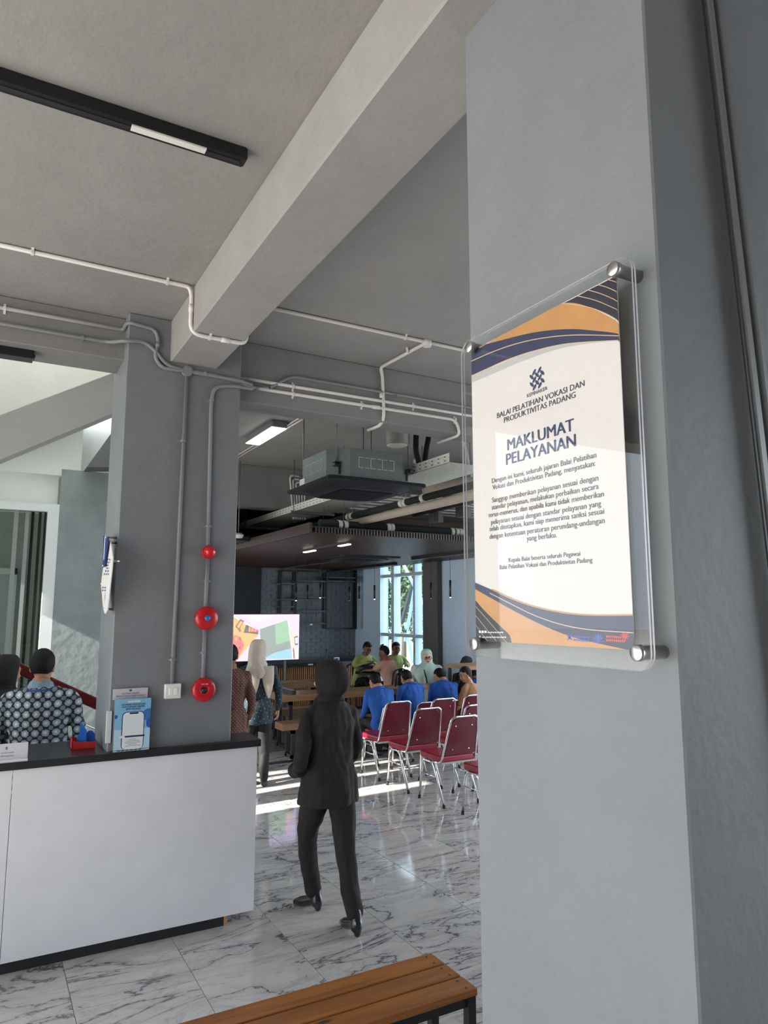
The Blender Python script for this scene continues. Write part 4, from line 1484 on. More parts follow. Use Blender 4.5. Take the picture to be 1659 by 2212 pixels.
for yy in (6.4, 8.3, 10.2):
    m = MB().box((tx0 - .06, yy, TZ - .035), (tx1 + .06, yy + .04, TZ - .001))
    for xx in (tx0 - .03, tx1 + .04):
        m.cyl((xx, yy + .02, TZ - .03), (xx, yy + .02, ZC), .005, 8)
    rel(m.build('support_bracket', mat('grey_bracket', (0.13, 0.14, 0.14, 1), .5, metal=.4), tray), tray)

# ---------------------------------------------------------------- bent white conduits beside the air conditioner
for k in range(6):
    a, b_, c2 = (626 + k * 6.3, 1027 + k * 7.5), (662, 1030 + k * 6.5), (634 + k * 5, 1092)
    yy = 8.91
    conduit('conduit', ['outermost', 'second', 'third', 'fourth', 'fifth', 'innermost'][k] + ' bent white conduit in the fan left of the air conditioner',
            [AY(760, 1042 + k * 7.0, yy), AY(a[0], a[1], yy), AY(c2[0], c2[1] + 30, yy)], .013, WHITEC, rad=.05)
# parallel white conduits on the ceiling beyond, right of the air conditioner
for k in range(7):
    yy = 6.15 + k * .10
    q = AZ(860, 1062 + k * 6.5, 3.3)
    conduit('conduit', ['nearest', 'second', 'third', 'fourth', 'fifth', 'sixth', 'farthest'][k] + ' of seven parallel white conduits above the slatted ceiling',
            [(3.9, q.y + .0, 3.27), (6.4, q.y, 3.27)], .014, WHITEC)
# insulated pipes: black one and cream drain running along the room
PIPEC = mat('cream_pipe', (0.52, 0.44, 0.36, 1), .5, var=.08, scale=8)
INSU = mat('black_insulation', (0.012, 0.012, 0.013, 1), .8, bump=.3)
STRAP = mat('white_strap', (0.72, 0.70, 0.64, 1), .5)
zz = 2.98
q0, q1 = AZ(752, 1136, zz), AZ(1010, 1068, zz)
xm = (q0.x + q1.x) / 2
o = MB().tube([(xm, q0.y + .3, zz), (xm, q1.y - 1.2, zz)], .045, 14).build('drain_pipe', PIPEC)
tag(o, 'cream plastic drain pipe slung below the ceiling right of the air conditioner', 'pipe')
o2 = MB().tube([(xm - .02, q0.y + .9, zz + .085), (xm - .02, q1.y - .9, zz + .085)], .036, 12).build('refrigerant_pipe', INSU)
tag(o2, 'black insulated pipe with white straps above the cream drain pipe', 'pipe')
for k, (a, b_) in enumerate(((867, 1087), (873, 1085), (910, 1075), (768, 1115), (763, 1117))):
    q = AZ(a, b_, zz + .085)
    MB().cyl((xm - .02, q.y - .03, zz + .085), (xm - .02, q.y + .03, zz + .085), .040, 12).build('strap', STRAP, o2)
    MB().cyl((xm - .02, q.y, zz + .12), (xm - .02, q.y, TZ - .002), .004, 6).build('hanger_rod', MATS['grey_rod'], o2)
# big duct-like brown pipes crossing above the slatted ceiling
for (a, b_, rr, mm, nm, lb, yy) in (((690, 1148), (1015, 1160), .05, INSU, 'refrigerant_pipe', 'black insulated pipe lying just above the slat ends', 7.35), ((800, 1126), (1015, 1138), .075, mat('brown_pipe', (0.12, 0.085, 0.065, 1), .6), 'drain_pipe', 'brown pipe in the dark gap above the slats', 7.9)):
    p_ = AY(a[0], a[1], yy)
    p_.z = max(p_.z, WZ + .085 + rr)
    o = MB().tube([p_, (6.4, yy, p_.z)], rr, 14).build(nm, mm)
    tag(o, lb, 'pipe')
    for sx in (3.6, 4.8, 6.0):
        MB().cyl((sx, yy, p_.z), (sx, yy, ZC), .004, 6).build('hanger_rod', MATS['grey_rod'], o)
    if mm is INSU:
        for sx in (837, 845, 975, 985, 993, 745, 733):
            c = AY(sx, 1150, yy)
            MB().cyl((c.x - .025, yy, p_.z), (c.x + .025, yy, p_.z), rr * 1.06, 14).build('strap', STRAP, o)
q = AZ(990, 1040, 3.2)
o = MB().tube([(5.4, q.y + .5, 3.25), (4.5, q.y + .35, 3.25), (3.95, q.y + .55, 3.22)], [.10, .10, .07], 16).build('duct', PIPEC)
tag(o, 'pale brown flexible duct right of the air conditioner', 'duct')
# black hoses right of the cassette
for k, (a, lb) in enumerate((((898, 925), 'left black refrigerant hose rising behind the cassette'), ((926, 930), 'right black refrigerant hose rising behind the cassette'))):
    yy = 6.3
    top = AY(a[0] + 1, 940, yy)
    o = MB().tube(round_path([(top.x, yy, ZC - .02), (AY(a[0] - k * 6, 975, yy).x, yy, AY(a[0], 975, yy).z), (AY(905 - k * 2, 992, yy).x, yy - .1, 3.27)], .05), .030, 10).build('refrigerant_hose', INSU)
    tag(o, lb, 'pipe')
    MB().cyl((top.x, yy, 3.50), (top.x, yy, 3.54), .033, 10).build('strap', STRAP, o)

# ---------------------------------------------------------------- dark slatted timber ceiling
SLAT = wood_mat('dark_slat_wood', rgb(42, 29, 26), rgb(66, 48, 43), axis='Y', rough=.4)
sc_ = thing('slat_ceiling', None, None)
tag(sc_, 'dropped ceiling of dark timber slats', kind='structure')
n = int((XR - .02 - WX0) / .0385)
sm = MB().box((-.011, 0, 0), (.011, YB - .02 - WY0, .062)).mesh('slat', SLAT)
for k in range(n):
    obj('slat', sm, sc_, (WX0 + .06 + k * .0385, WY0, WZ))
MB().box((WX0, WY0 + .02, WZ + .060), (XR - .01, YB - .02, WZ + .075)).build('backing_board', BLACKW, sc_)
MB().box((WX0 - .02, WY0, WZ), (WX0 + .012, YB - .02, WZ + .11)).build('edge_board', SLAT, sc_)
m = MB()
m.box((1.56, 6.9, 2.98), (WX0 - .3, 7.0, 3.02))
# dark void above and beyond
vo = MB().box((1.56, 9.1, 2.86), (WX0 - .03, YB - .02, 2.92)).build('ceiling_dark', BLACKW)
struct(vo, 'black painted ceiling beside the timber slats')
sm_ = AZ(515, 1155, 2.90)
o = thing('smoke_detector', 'round white smoke detector by the column under the tray', 'detector', (sm_.x, sm_.y, 2.90))
MB().lathe([(0, -.045), (.05, -.042), (.065, -.02), (.07, 0)], 24).build('cover', WHITEP, o)
MB().lathe([(.05, 0), (.05, .02)], 20).build('base', GREYD, o)
MB().cyl((0, 0, .02), (0, 0, ZC - 2.90 if sm_.y < 9 else .02 + .3), .006, 8).build('stem', MATS['grey_rod'], o)

# linear lamps in the slat ceiling
WARM = emit_mat('warm_lit_diffuser', (1.0, 0.90, 0.78, 1), 7.0)
a0, a1 = AZ(640, 1196, WZ - .02), AZ(748, 1172, WZ - .02)
xl = (a0.x + a1.x) / 2
ll = thing('linear_lamp', 'black linear lamp with two lit modules under the slatted ceiling', 'ceiling lamp', (xl, a0.y, WZ))
rel(MB().box((xl - .03, a1.y, WZ - .03), (xl + .03, a0.y, WZ)).build('housing', BLACKM, ll), ll)
for (x0p, y0p), (x1p, y1p) in (((657, 1193), (675, 1189)), ((720, 1179), (740, 1175))):
    q0, q1 = AZ(x0p, y0p, WZ - .035), AZ(x1p, y1p, WZ - .035)
    rel(MB().box((xl - .028, q1.y, WZ - .042), (xl + .028, q0.y, WZ - .030)).build('lit_module', WARM, ll, bevel=.006, seg=2), ll)
for (u0, v0, u1, v1, lb) in ((625, 1226, 708, 1208, 'unlit black linear lamp above the shelves'), (733, 1235, 820, 1216, 'unlit black linear lamp in front of the blue-grey wall'), (914, 1207, 1010, 1188, 'unlit black linear lamp before the dark column')):
    a0, a1 = AZ(u0, v0, WZ - .02), AZ(u1, v1, WZ - .02)
    xx = (a0.x + a1.x) / 2
    t_ = thing('linear_lamp', lb, 'ceiling lamp', (xx, a0.y, WZ))
    rel(MB().box((xx - .04, a1.y, WZ - .045), (xx + .04, a0.y, WZ)).build('housing', BLACKM, t_), t_)
    rel(MB().box((xx - .03, a1.y + .03, WZ - .049), (xx + .03, a0.y - .03, WZ - .044)).build('diffuser', mat('dark_diffuser', (0.09, 0.09, 0.09, 1), .4), t_), t_)
q = AZ(777, 1205, WZ)
c2_ = thing('cassette_vent', 'dark square cassette vent recessed in the slatted ceiling', 'air conditioner', (q.x, q.y, WZ))
MB().prism(octa(.50, .04, -.02), (0, 0, .02)).build('panel', ACP, c2_)
MB().prism(octa(.42, .2, -.04), (0, 0, .02)).build('outlet_ring', ACP, c2_)
MB().box((-.25, -.25, -.046), (.25, .25, -.038)).build('grille', ACV, c2_)

# black track spotlights at right above the slats
q0, q1 = AZ(900, 1116, 3.05), AZ(1010, 1088, 3.05)
xx = (q0.x + q1.x) / 2
tsp = thing('spot_track', 'black track with square spotlights right of the drain pipe', 'spotlight track', (xx, q0.y, 3.05))
rel(MB().box((xx - .025, q1.y - .5, 3.05), (xx + .025, q0.y, 3.08)).build('track', BLACKM, tsp), tsp)
for a, b_ in ((938, 1118), (985, 1105)):
    q = AZ(a, b_, 2.98)
    rel(MB().cbox((xx, q.y, 2.98), (.10, .14, .11), 0, .3).build('spot_head', BLACKP, tsp, bevel=.005), tsp)
for yy in (q1.y, q0.y - .2):
    rel(MB().cyl((xx, yy, 3.08), (xx, yy, ZC), .006, 8).build('hanger_rod', MATS['grey_rod'], tsp), tsp)

# slim pendants
TIP = emit_mat('pendant_tip', (1, .97, .9, 1), 5.0)
for px_, y0p, y1p, yy, lit, lb in ((640, 1268, 1297, 10.6, True, 'slim black pendant hanging over the left post of the shelves'), (664.5, 1264, 1295, 10.8, False, 'slim black pendant before the middle shelves, second from left'), (692, 1260, 1291, 10.6, True, 'slim black pendant at the right post of the shelves'),
                                   (755, 1268, 1297, 10.9, False, 'slim black pendant against the brick wall'), (776, 1266, 1294, 10.4, False, 'slim black pendant at the left edge of the blue wall'), (809, 1264, 1294, 10.0, True, 'slim black pendant just left of the window'), (931, 1258, 1292, 9.4, False, 'slim black pendant in front of the dark column'), (972.5, 1253, 1290, 8.8, True, 'slim black pendant before the right blue wall')):
    a, b_ = AY(px_, y0p, yy), AY(px_, y1p, yy)
    t_ = thing('pendant_lamp', lb, 'pendant lamp', (a.x, yy, WZ), group='slim pendant lamps')
    MB().cyl((0, 0, 0), (0, 0, a.z - WZ), .003, 6).build('cable', BLACKP, t_)
    MB().cyl((0, 0, a.z - WZ), (0, 0, b_.z - WZ), .016, 14).build('tube', BLACKM, t_)
    MB().cyl((0, 0, b_.z - WZ + .004), (0, 0, b_.z - WZ - .008), .012, 12).build('tip', TIP if lit else LENS, t_)
# ================================================================ cafe furniture and fittings
TWOOD = wood_mat('table_wood', rgb(124, 90, 60), rgb(164, 124, 84), axis='X', rough=.35)
SWOOD = wood_mat('slat_wood', rgb(150, 98, 56), rgb(196, 140, 88), axis='Z', rough=.5)

# ---------------------------------------------------------------- wall shelves
YSH = YB - .36
sf = thing('wall_shelf', 'black steel wall shelf frame on the dark brick wall', 'shelf', (4.6, YB, 2.2))


def z7p(p):
    return (500 + p[0] / 5.925, 1200 + p[1] / 5.925)


def shp(x, y, Yp=YSH):
    return AY(*z7p((x, y)), Yp)


def shelf_post(x, ya, yb, Yp, w=.035):
    a, b_ = shp(x, ya, Yp), shp(x, yb, Yp)
    rel(MB().bar((a.x, Yp, a.z), (a.x, Yp, b_.z), w, w, up=(0, 1, 0)).build('post', BLACKM, sf), sf)


def shelf_board(x0, x1, y):
    a, b_ = shp(x0, y), shp(x1, y)
    rel(MB().box((a.x, YSH, a.z - .02), (b_.x, YB - .02, a.z + .012)).build('shelf_board', mat('shelf_board_grey', (0.10, 0.105, 0.11, 1), .5), sf), sf)


for x, ya, yb in ((640, 185, 740), (830, 185, 745), (1222, 190, 945), (1594, 190, 940)):
    shelf_post(x, ya, yb, YSH)
for x, ya, yb in ((612, 185, 740), (795, 185, 720), (1190, 195, 935), (1570, 200, 925)):
    shelf_post(x, ya, yb, YB - .04)
for x0, x1, y in ((640, 830, 357), (640, 830, 562), (640, 830, 652), (830, 1222, 322), (830, 1222, 532), (830, 1222, 712), (860, 1222, 870), (1222, 1594, 277), (1222, 1594, 326)):
    shelf_board(x0, x1, y)
for x0, x1, y in ((640, 1594, 190), (1222, 1594, 938)):
    a, b_ = shp(x0, y), shp(x1, y)
    rel(MB().bar((a.x, YSH, a.z), (b_.x, YSH, a.z), .035, .035).build('rail', BLACKM, sf), sf)
a = shp(1020, 880)
rel(MB().box((a.x - .03, YSH - .004, a.z - .02), (a.x + .03, YSH - .001, a.z + .01)).build('paper_tag', WPR, sf), sf)

# ---------------------------------------------------------------- bar counter with timber slats
YK = YB - .75
b0, b1 = AY(560, 1432, YK), AY(786, 1432, YK)
zk = AY(650, 1432, YK).z
bar = thing('bar_counter', 'bar counter with vertical timber slats and a black top against the back wall', 'counter', ((b0.x + b1.x) / 2, YK, 0))
rel(MB().box((b0.x, YK - .05, zk - .07), (b1.x, YB - .08, zk)).build('bar_top', BTOP, bar), bar)
rel(MB().box((b0.x, YK + .03, 0), (b1.x, YB - .1, zk - .07)).build('carcass', BLACKW, bar), bar)
sl_ = MB().box((-.012, 0, 0), (.012, .03, zk - .12)).mesh('slat', SWOOD)
x = b0.x + .03
while x < b1.x - .02:
    o = obj('slat', sl_, bar, (x, YK, .05))
    rel(o, bar)
    x += .042
q = AY(671, 1437, YK - .055)
rel(MB().box((q.x - .05, YK - .055, zk - .045), (q.x + .05, YK - .051, zk - .02)).build('paper_tag', WPR, bar), bar)
# things on the bar
q = AY(705, 1425, YK + .2)
bt = thing('glass_bottle', 'slim glass bottle standing on the bar counter', 'bottle', (q.x, YK + .2, zk))
MB().lathe([(.03, 0), (.032, .01), (.032, .11), (.012, .16), (.011, .20), (0, .20)], 16).build('body', clear_mat('bottle_glass', (.8, .9, .88, 1), 1.5), bt)
MB().lathe([(.013, .20), (.013, .225), (0, .225)], 12).build('cap', BLACKP, bt)
q = AY(727, 1423, YK + .2)
bt = thing('paper_box', 'small white carton on the bar counter', 'box', (q.x, YK + .2, zk))
MB().box((-.05, -.03, 0), (.05, .03, .07)).build('carton', WPR, bt, bevel=.003)
MB().box((-.045, -.032, .02), (.02, -.0305, .05)).build('carton_print', BLU, bt)

# ---------------------------------------------------------------- television on a stand
YT = 11.6
t0, t1 = AY(498, 1327.5, YT), AY(645, 1424, YT)
tv = thing('television', 'large flat television on a stand showing a colourful room', 'television', ((t0.x + t1.x) / 2, YT, 0))
rel(MB().box((t0.x - .01, YT, t1.z - .015), (t1.x + .01, YT + .05, t0.z + .01)).build('casing', BLACKP, tv, bevel=.006), tv)
tvs = Sheet((t0.x, YT - .002, t1.z), (t1.x - t0.x, 0, 0), (0, 0, t0.z - t1.z))


def scr(name, r, g_, b_, k=1.0):
    return emit_mat('screen_' + name, rgb(r, g_, b_), k)


SM = [scr('lilac', 205, 175, 245), scr('white', 240, 225, 250), scr('violet', 225, 165, 240), scr('orange', 240, 150, 40), scr('red', 235, 70, 50), scr('dark_red', 110, 30, 30), scr('dark', 40, 20, 22), scr('grey_green', 105, 118, 108), scr('green', 120, 160, 120), scr('blue_green', 120, 170, 185), scr('pink', 240, 180, 160), scr('black', 20, 22, 40), scr('sky', 190, 215, 240)]
m = MB()


def zt(p):   # zoom-4 pixels (scale 4.253, offset 340,1130)
    return (340 + p[0] / 4.253, 1130 + p[1] / 4.253)


def scr_poly(pts, mi, l):
    out = []
    for p in pts:
        v = tvs.px(*zt(p), l)
        v.x = min(max(v.x, t0.x), t1.x)
        v.z = min(max(v.z, t1.z), t0.z)
        out.append(v)
    m.poly(out, mi)


m.poly([tvs.at(0, 0, 1), tvs.at(1, 0, 1), tvs.at(1, 1, 1), tvs.at(0, 1, 1)], 0)
scr_poly([(720, 845), (1290, 845), (1290, 1000), (1200, 890), (935, 970)], 0, 2)
scr_poly([(800, 850), (1080, 850), (930, 905)], 1, 3)
scr_poly([(670, 845), (745, 845), (935, 970), (935, 1020), (690, 850)], 2, 3)
scr_poly([(670, 850), (700, 850), (930, 985), (925, 1030), (720, 1270), (670, 1270)], 3, 3)
scr_poly([(670, 1020), (760, 1040), (800, 1120), (730, 1270), (670, 1270)], 4, 4)
scr_poly([(760, 880), (800, 900), (745, 985), (715, 950)], 5, 4)
scr_poly([(765, 900), (785, 910), (748, 965), (732, 948)], 3, 5)
scr_poly([(815, 930), (930, 985), (925, 1025), (840, 1010), (790, 1010)], 6, 4)
for k in range(6):
    a = 845 + k * 14
    scr_poly([(a, 950 + k * 6), (a + 9, 955 + k * 6), (a + 2, 1000), (a - 8, 995)], 4 if k % 2 else 3, 5)
for k in range(9):
    cx, cy = 690 + (k % 3) * 34, 985 + (k // 3) * 80
    scr_poly([(cx - 13, cy), (cx, cy - 22), (cx + 13, cy), (cx, cy + 22)], (6, 3, 5)[k % 3], 6)
scr_poly([(940, 975), (1195, 890), (1240, 1245), (960, 1250)], 7, 4)
scr_poly([(1080, 930), (1195, 890), (1218, 1080), (1090, 1120)], 8, 5)
scr_poly([(960, 1250), (1240, 1245), (1230, 1150), (1080, 1190)], 9, 5)
scr_poly([(1197, 890), (1258, 1010), (1260, 1245), (1243, 1245)], 10, 4)
scr_poly([(1258, 1010), (1290, 1005), (1290, 1245), (1260, 1245)], 10, 4)
scr_poly([(1255, 1045), (1290, 1035), (1290, 1120), (1265, 1120)], 11, 5)
scr_poly([(1262, 1055), (1287, 1048), (1287, 1105), (1270, 1108)], 12, 6)
scr_poly([(1245, 1140), (1256, 1160), (1262, 1245), (1252, 1245)], 11, 5)
scr_poly([(1268, 1155), (1290, 1150), (1290, 1245), (1272, 1245)], 12, 5)
rel(m.build('screen', SM, tv), tv)
xm_ = AY(617, 1430, YT).x
rel(MB().box((xm_ - .02, YT + .02, .02), (xm_ + .02, YT + .05, t1.z + .05)).build('post', mat('grey_stand', (.16, .165, .17, 1), .4, metal=.4), tv), tv)
rel(MB().box((xm_ - .35, YT - .25, .0), (xm_ + .35, YT + .35, .035)).build('base', BLACKM, tv, bevel=.008), tv)
rel(MB().box((xm_ - .22, YT - .14, .70), (xm_ + .22, YT + .14, .72)).build('tray_shelf', mat('pale_shelf', (.5, .48, .46, 1), .5), tv), tv)


# ---------------------------------------------------------------- long timber tables and benches with black steel frames
def slab_table(name, label, cat, x0, x1, y0, y1, z, th, legs, group=None, foot=True):
    t = thing(name, label, cat, ((x0 + x1) / 2, (y0 + y1) / 2, 0), group=group)
    rel(MB().box((x0, y0, z - th), (x1, y1, z)).build('top', TWOOD, t, bevel=.004), t)
    for lx_ in legs:
        f_ = MB()
        w = .05
        f_.box((lx_ - w / 2, y0 + .02, 0), (lx_ + w / 2, y0 + .07, z - th))
        f_.box((lx_ - w / 2, y1 - .07, 0), (lx_ + w / 2, y1 - .02, z - th))
        f_.box((lx_ - w / 2, y0 + .02, 0), (lx_ + w / 2, y1 - .02, .05))
        f_.box((lx_ - w / 2, y0 + .02, z - th - .05), (lx_ + w / 2, y1 - .02, z - th))
        rel(f_.build('leg_frame', BLACKM, t), t)
    return t


q0 = AY(607, 1605, 9.75)
xt0 = AY(613, 1500, 9.55).x
zt1 = AY(650, 1486, 9.95).z
slab_table('long_table', 'long thick-topped timber table behind the walking woman', 'table', xt0 - .02, 5.85, 9.55, 10.05, .76, .09, (xt0 + .12, 5.65))
tq = thing('table_divider', 'black steel end frame standing on the long timber table', 'frame', (xt0 + .16, 9.8, .76))
MB().box((-.03, -.24, 0), (.03, .24, .06)).build('rail', BLACKM, tq)
slab_table('timber_bench', 'thick timber bench in front of the long table', 'bench', xt0 - .22, 5.4, 9.02, 9.30, .46, .09, (xt0 - .05, 5.2), 'timber benches')
slab_table('timber_bench', 'thick timber bench behind the long table', 'bench', xt0 + .1, 5.2, 10.30, 10.55, .46, .09, (xt0 + .25, 5.0), 'timber benches')
xt2 = AY(600, 1465, 11.0).x
slab_table('long_table', 'farther timber table before the slatted bar counter', 'table', xt2, 5.2, 11.0, 11.4, .78, .10, (xt2 + .9, 5.0))

# ---------------------------------------------------------------- round black tables and metal chairs
def round_table(px_, py_, Yp, z, r, label):
    c = AY(px_, py_, Yp)
    t = thing('round_table', label, 'table', (c.x, Yp, 0), group='black round tables')
    MB().lathe([(0, z - .03), (r, z - .03), (r, z), (0, z)], 28).build('top', BLACKM, t)
    MB().cyl((0, 0, .03), (0, 0, z - .03), .035, 14).build('pedestal', BLACKM, t)
    MB().lathe([(0, 0), (.26, 0), (.25, .02), (.05, .035), (0, .035)], 24).build('base', BLACKM, t)
    return t, c


ZTB = .90
rt1, c1 = round_table(815, 1449, 10.9, ZTB, .38, 'round black table with boys in green sitting at it')
PALEW = mat('pale_table_wood', rgb(150, 115, 78), .5)
c = AY(1000, 1436, 8.6)
t = thing('high_table', 'small high table with a timber edge at the right behind the notice', 'table', (c.x + .2, 8.6, 0))
zz = c.z
MB().box((-.32, -.3, zz - .05), (.35, .3, zz)).build('top', PALEW, t)
for sx in (-.26, .29):
    for sy in (-.25, .25):
        MB().box((sx - .02, sy - .02, 0), (sx + .02, sy + .02, zz - .05)).build('leg', BLACKM, t)
q = AX(1000, 1440, c.x - .05)
MB().box((-.14, -.305, zz - .045), (-.08, -.301, zz - .01)).build('paper_tag', WPR, t)


def metal_chair(name, label, loc, rz, sz=.60):
    t = thing(name, label, 'chair', loc, rz, 'black metal cafe chairs')
    MB().box((-.19, -.19, sz - .02), (.19, .19, sz)).build('seat', BLACKM, t, bevel=.01, seg=2)
    for sx in (-1, 1):
        for sy in (-1, 1):
            MB().cyl((sx * .16, sy * .16, sz - .02), (sx * .21, sy * .22, 0), .016, 8).build('leg', BLACKM, t)
    hoop = round_path([(-.18, -.17, sz), (-.17, -.21, sz + .36), (0, -.23, sz + .40), (.17, -.21, sz + .36), (.18, -.17, sz)], .12, 6)
    MB().tube(hoop, .012, 8).build('back_hoop', BLACKM, t)
    MB().prism([(-.055, -.20, sz + .02), (.055, -.20, sz + .02), (.055, -.225, sz + .38), (-.055, -.225, sz + .38)], (0, .008, 0)).build('back_splat', BLACKM, t)
    return t


def atz(px_, py_, Yp):
    c = AY(px_, py_, Yp)
    return (c.x, Yp, 0)


metal_chair('metal_chair', 'black metal chair under the boy in scout uniform', atz(843, 1480, 10.42), 0.35)
metal_chair('metal_chair', 'black metal chair with a rounded hoop left of the mint-hijab woman', atz(872, 1480, 9.95), -0.3)
metal_chair('metal_chair', 'black metal chair far behind, against the bright window', atz(889, 1470, 10.45), 0.6)
metal_chair('metal_chair', 'black metal chair left of the round table', atz(752, 1480, 11.3), -1.4)
metal_chair('metal_chair', 'black metal chair at the right, beside the high table', atz(985, 1475, 8.75), 0.2)

# ---------------------------------------------------------------- chrome banquet chairs
MAROON_LIT = mat('maroon_vinyl_lit', rgb(146, 16, 46), 0.38, var=.06, scale=14, bump=.12, bscale=90)  # seat copy of the maroon, brightened for the light it catches
MAROON_SHADED = mat('maroon_vinyl_shaded', rgb(96, 11, 34), 0.36, var=.06, scale=14, bump=.1, bscale=90)  # backrest copy of the maroon, its shade put into the colour
RUB = mat('black_rubber', (0.012, 0.012, 0.012, 1), .6)


def banquet_chair(label, loc, rz=0.0):
    t = thing('banquet_chair', label, 'chair', loc, rz, 'maroon banquet chairs')
    # seat cushion
    sb = MB()
    st_ = []
    prof = [(-.205, -.20), (.205, -.20), (.225, -.05), (.225, .16), (.20, .215), (-.20, .215), (-.225, .16), (-.225, -.05)]
    sb.prism([(x_, y_, .425) for x_, y_ in prof], (0, 0, .065))
    sb.build('seat', MAROON_LIT, t, bevel=.018, seg=3)
    MB().box((-.20, -.19, .405), (.20, .20, .425)).build('seat_pan', mat('pale_seat_pan', (.45, .43, .42, 1), .5), t)
    # backrest
    bk = MB()
    n = 8
    zs_ = [.50, .60, .70, .78, .83, .855, .868]
    pts = []
    for z_ in zs_:
        f = (z_ - .44) / .43
        y_ = -.195 - .115 * f
        w = .195 - .045 * f
        if z_ > .82:
            w -= (z_ - .82) * .9
        pts.append((w, y_, z_))
    vv, ff = [], []
    for w, y_, z_ in pts:
        vv += [(-w, y_ + .018, z_), (-w * .5, y_ + .034, z_), (w * .5, y_ + .034, z_), (w, y_ + .018, z_), (w, y_ - .012, z_), (-w, y_ - .012, z_)]
    k = 6
    for i in range(len(pts) - 1):
        for j in range(k):
            j2 = (j + 1) % k
            ff.append((i * k + j, i * k + j2, (i + 1) * k + j2, (i + 1) * k + j))
    ff.append(tuple(reversed(range(k))))
    ff.append(tuple((len(pts) - 1) * k + j for j in range(k)))
    bk.add(vv, ff, 0, False)
    bo = bk.build('backrest', MAROON_SHADED, t, bevel=.004)
    for sx in (-.10, .10):
        for z_ in (.55, .79):
            y_ = -.195 - .115 * (z_ - .44) / .43 - .0125
            MB().cyl((sx, y_ - .003, z_), (sx, y_ + .004, z_), .006, 8).build('rivet', CHROME, bo)
    MB().box((-.03, -.292, .752), (.03, -.288, .762)).build('maker_mark', RUB, bo)
    # chrome hoop
    hoop = round_path([(-.215, .10, .415), (-.21, -.19, .42), (-.165, -.315, .86), (-.12, -.325, .885), (.12, -.325, .885), (.165, -.315, .86), (.21, -.19, .42), (.215, .10, .415)], .05, 5)
    MB().tube(hoop, .011, 10).build('back_frame', CHROME, t)
    for sx in (-1, 1):
        x_ = sx * .212
        leg = round_path([(x_, .215, .02), (x_, .165, .35), (x_, .13, .412), (x_, -.02, .412), (x_, -.075, .36), (x_, -.235, .02)], .06, 5)
        lo = MB().tube(leg, .0125, 10).build('leg', CHROME, t)
        MB().tube([(x_, .185, .27), (x_, -.10, .27)], .008, 8).build('side_stretcher', CHROME, t)
        for yy in (.218, -.240):
            MB().cyl((x_, yy, 0), (x_, yy * .985, .03), .016, 10).build('foot', RUB, lo)
    return t


ch = banquet_chair('nearest maroon banquet chair in full view, left of the pillar', (4.335, 6.345, 0))
specs = [((4.325, 7.005), 'maroon banquet chair in the middle of the front file, second in full view'), ((4.33, 7.65), 'maroon banquet chair farthest left, behind the boy with cropped hair'),
         ((4.375, 5.63), 'maroon banquet chair at the bottom right, only its seat showing'), ((4.95, 7.62), 'maroon banquet chair behind the middle blue boy, showing over another'),
         ((4.97, 6.98), 'maroon banquet chair squeezed behind the nearest chair'), ((5.52, 7.75), 'maroon banquet chair behind the right-hand blue boy'),
         ((5.60, 7.05), 'maroon banquet chair at the pillar edge, farther one'), ((4.99, 6.30), 'maroon banquet chair touching the pillar edge, nearer one')]
for (x_, y_), lb in specs:
    c_ = copy_tree(ch)
    c_.location = (x_, y_, 0)
    c_['label'] = lb

# ================================================================ outside the tall window
LATM = mat('lattice_pale_blue', (0.50, 0.66, 0.86, 1), .4)
lat = thing('ornamental_lattice', 'pale blue ornamental metal screen outside the tall window', 'screen', (XR + 1.0, 9.9, 0))


def lx(px_, py_, dX=1.0):
    return AX(px_, py_, XR + dX)


m = MB()
for a, b_ in (((875, 1385), (897, 1262)), ((897, 1262), (928, 1345)), ((875, 1345), (893, 1432)), ((928, 1345), (905, 1440)), ((862, 1200), (896, 1268)), ((838, 1235), (860, 1290))):
    m.bar(lx(*a), lx(*b_), .05, .05)
rel(m.build('frame_bar', LATM, lat), lat)
for q in (lx(897, 1262), lx(905, 1440)):
    rel(MB().box((q.x - .03, q.y - .03, -.125), (q.x + .03, q.y + .03, q.z)).build('post', LATM, lat), lat)
m = MB()
rnd = random.Random(3)
cx0, cz0 = lx(903, 1345).y, lx(903, 1345).z
W_, H_ = .28, .95
for iy in range(-12, 13):
    t_ = iy / 12
    ww = W_ * (1 - abs(t_) * .85)
    for sx in (-1, 1):
        for rr in (.075, .04):
            cc = Vector((XR + 1.0, cx0 + sx * ww * (.55 if rr > .05 else .2), cz0 + t_ * H_ + (.04 if rr < .05 else 0)))
            pts = [cc + Vector((0, sx * rr * (1 - k / 18) * math.cos(k * .55), rr * (1 - k / 18) * math.sin(k * .55))) for k in range(14)]
            m.tube(pts, .014, 6)
rel(m.build('scrollwork', LATM, lat), lat)
m = MB()
m.bar(lx(868, 1345, 1.2), lx(893, 1255, 1.2), .07, .07)
m.bar(lx(900, 1420, 1.2), lx(930, 1350, 1.2), .07, .07)
rel(m.build('dark_strut', mat('dark_steel', (0.05, .06, .07, 1), .5), lat), lat)

LEAF = mat('leaf_green', (0.028, 0.052, 0.026, 1), .6, var=.4, scale=3)
LEAF2 = mat('leaf_pale_green', (0.055, 0.085, 0.04, 1), .6, var=.3, scale=3)
TRUNK = mat('bark', (0.10, .08, .06, 1), .9)


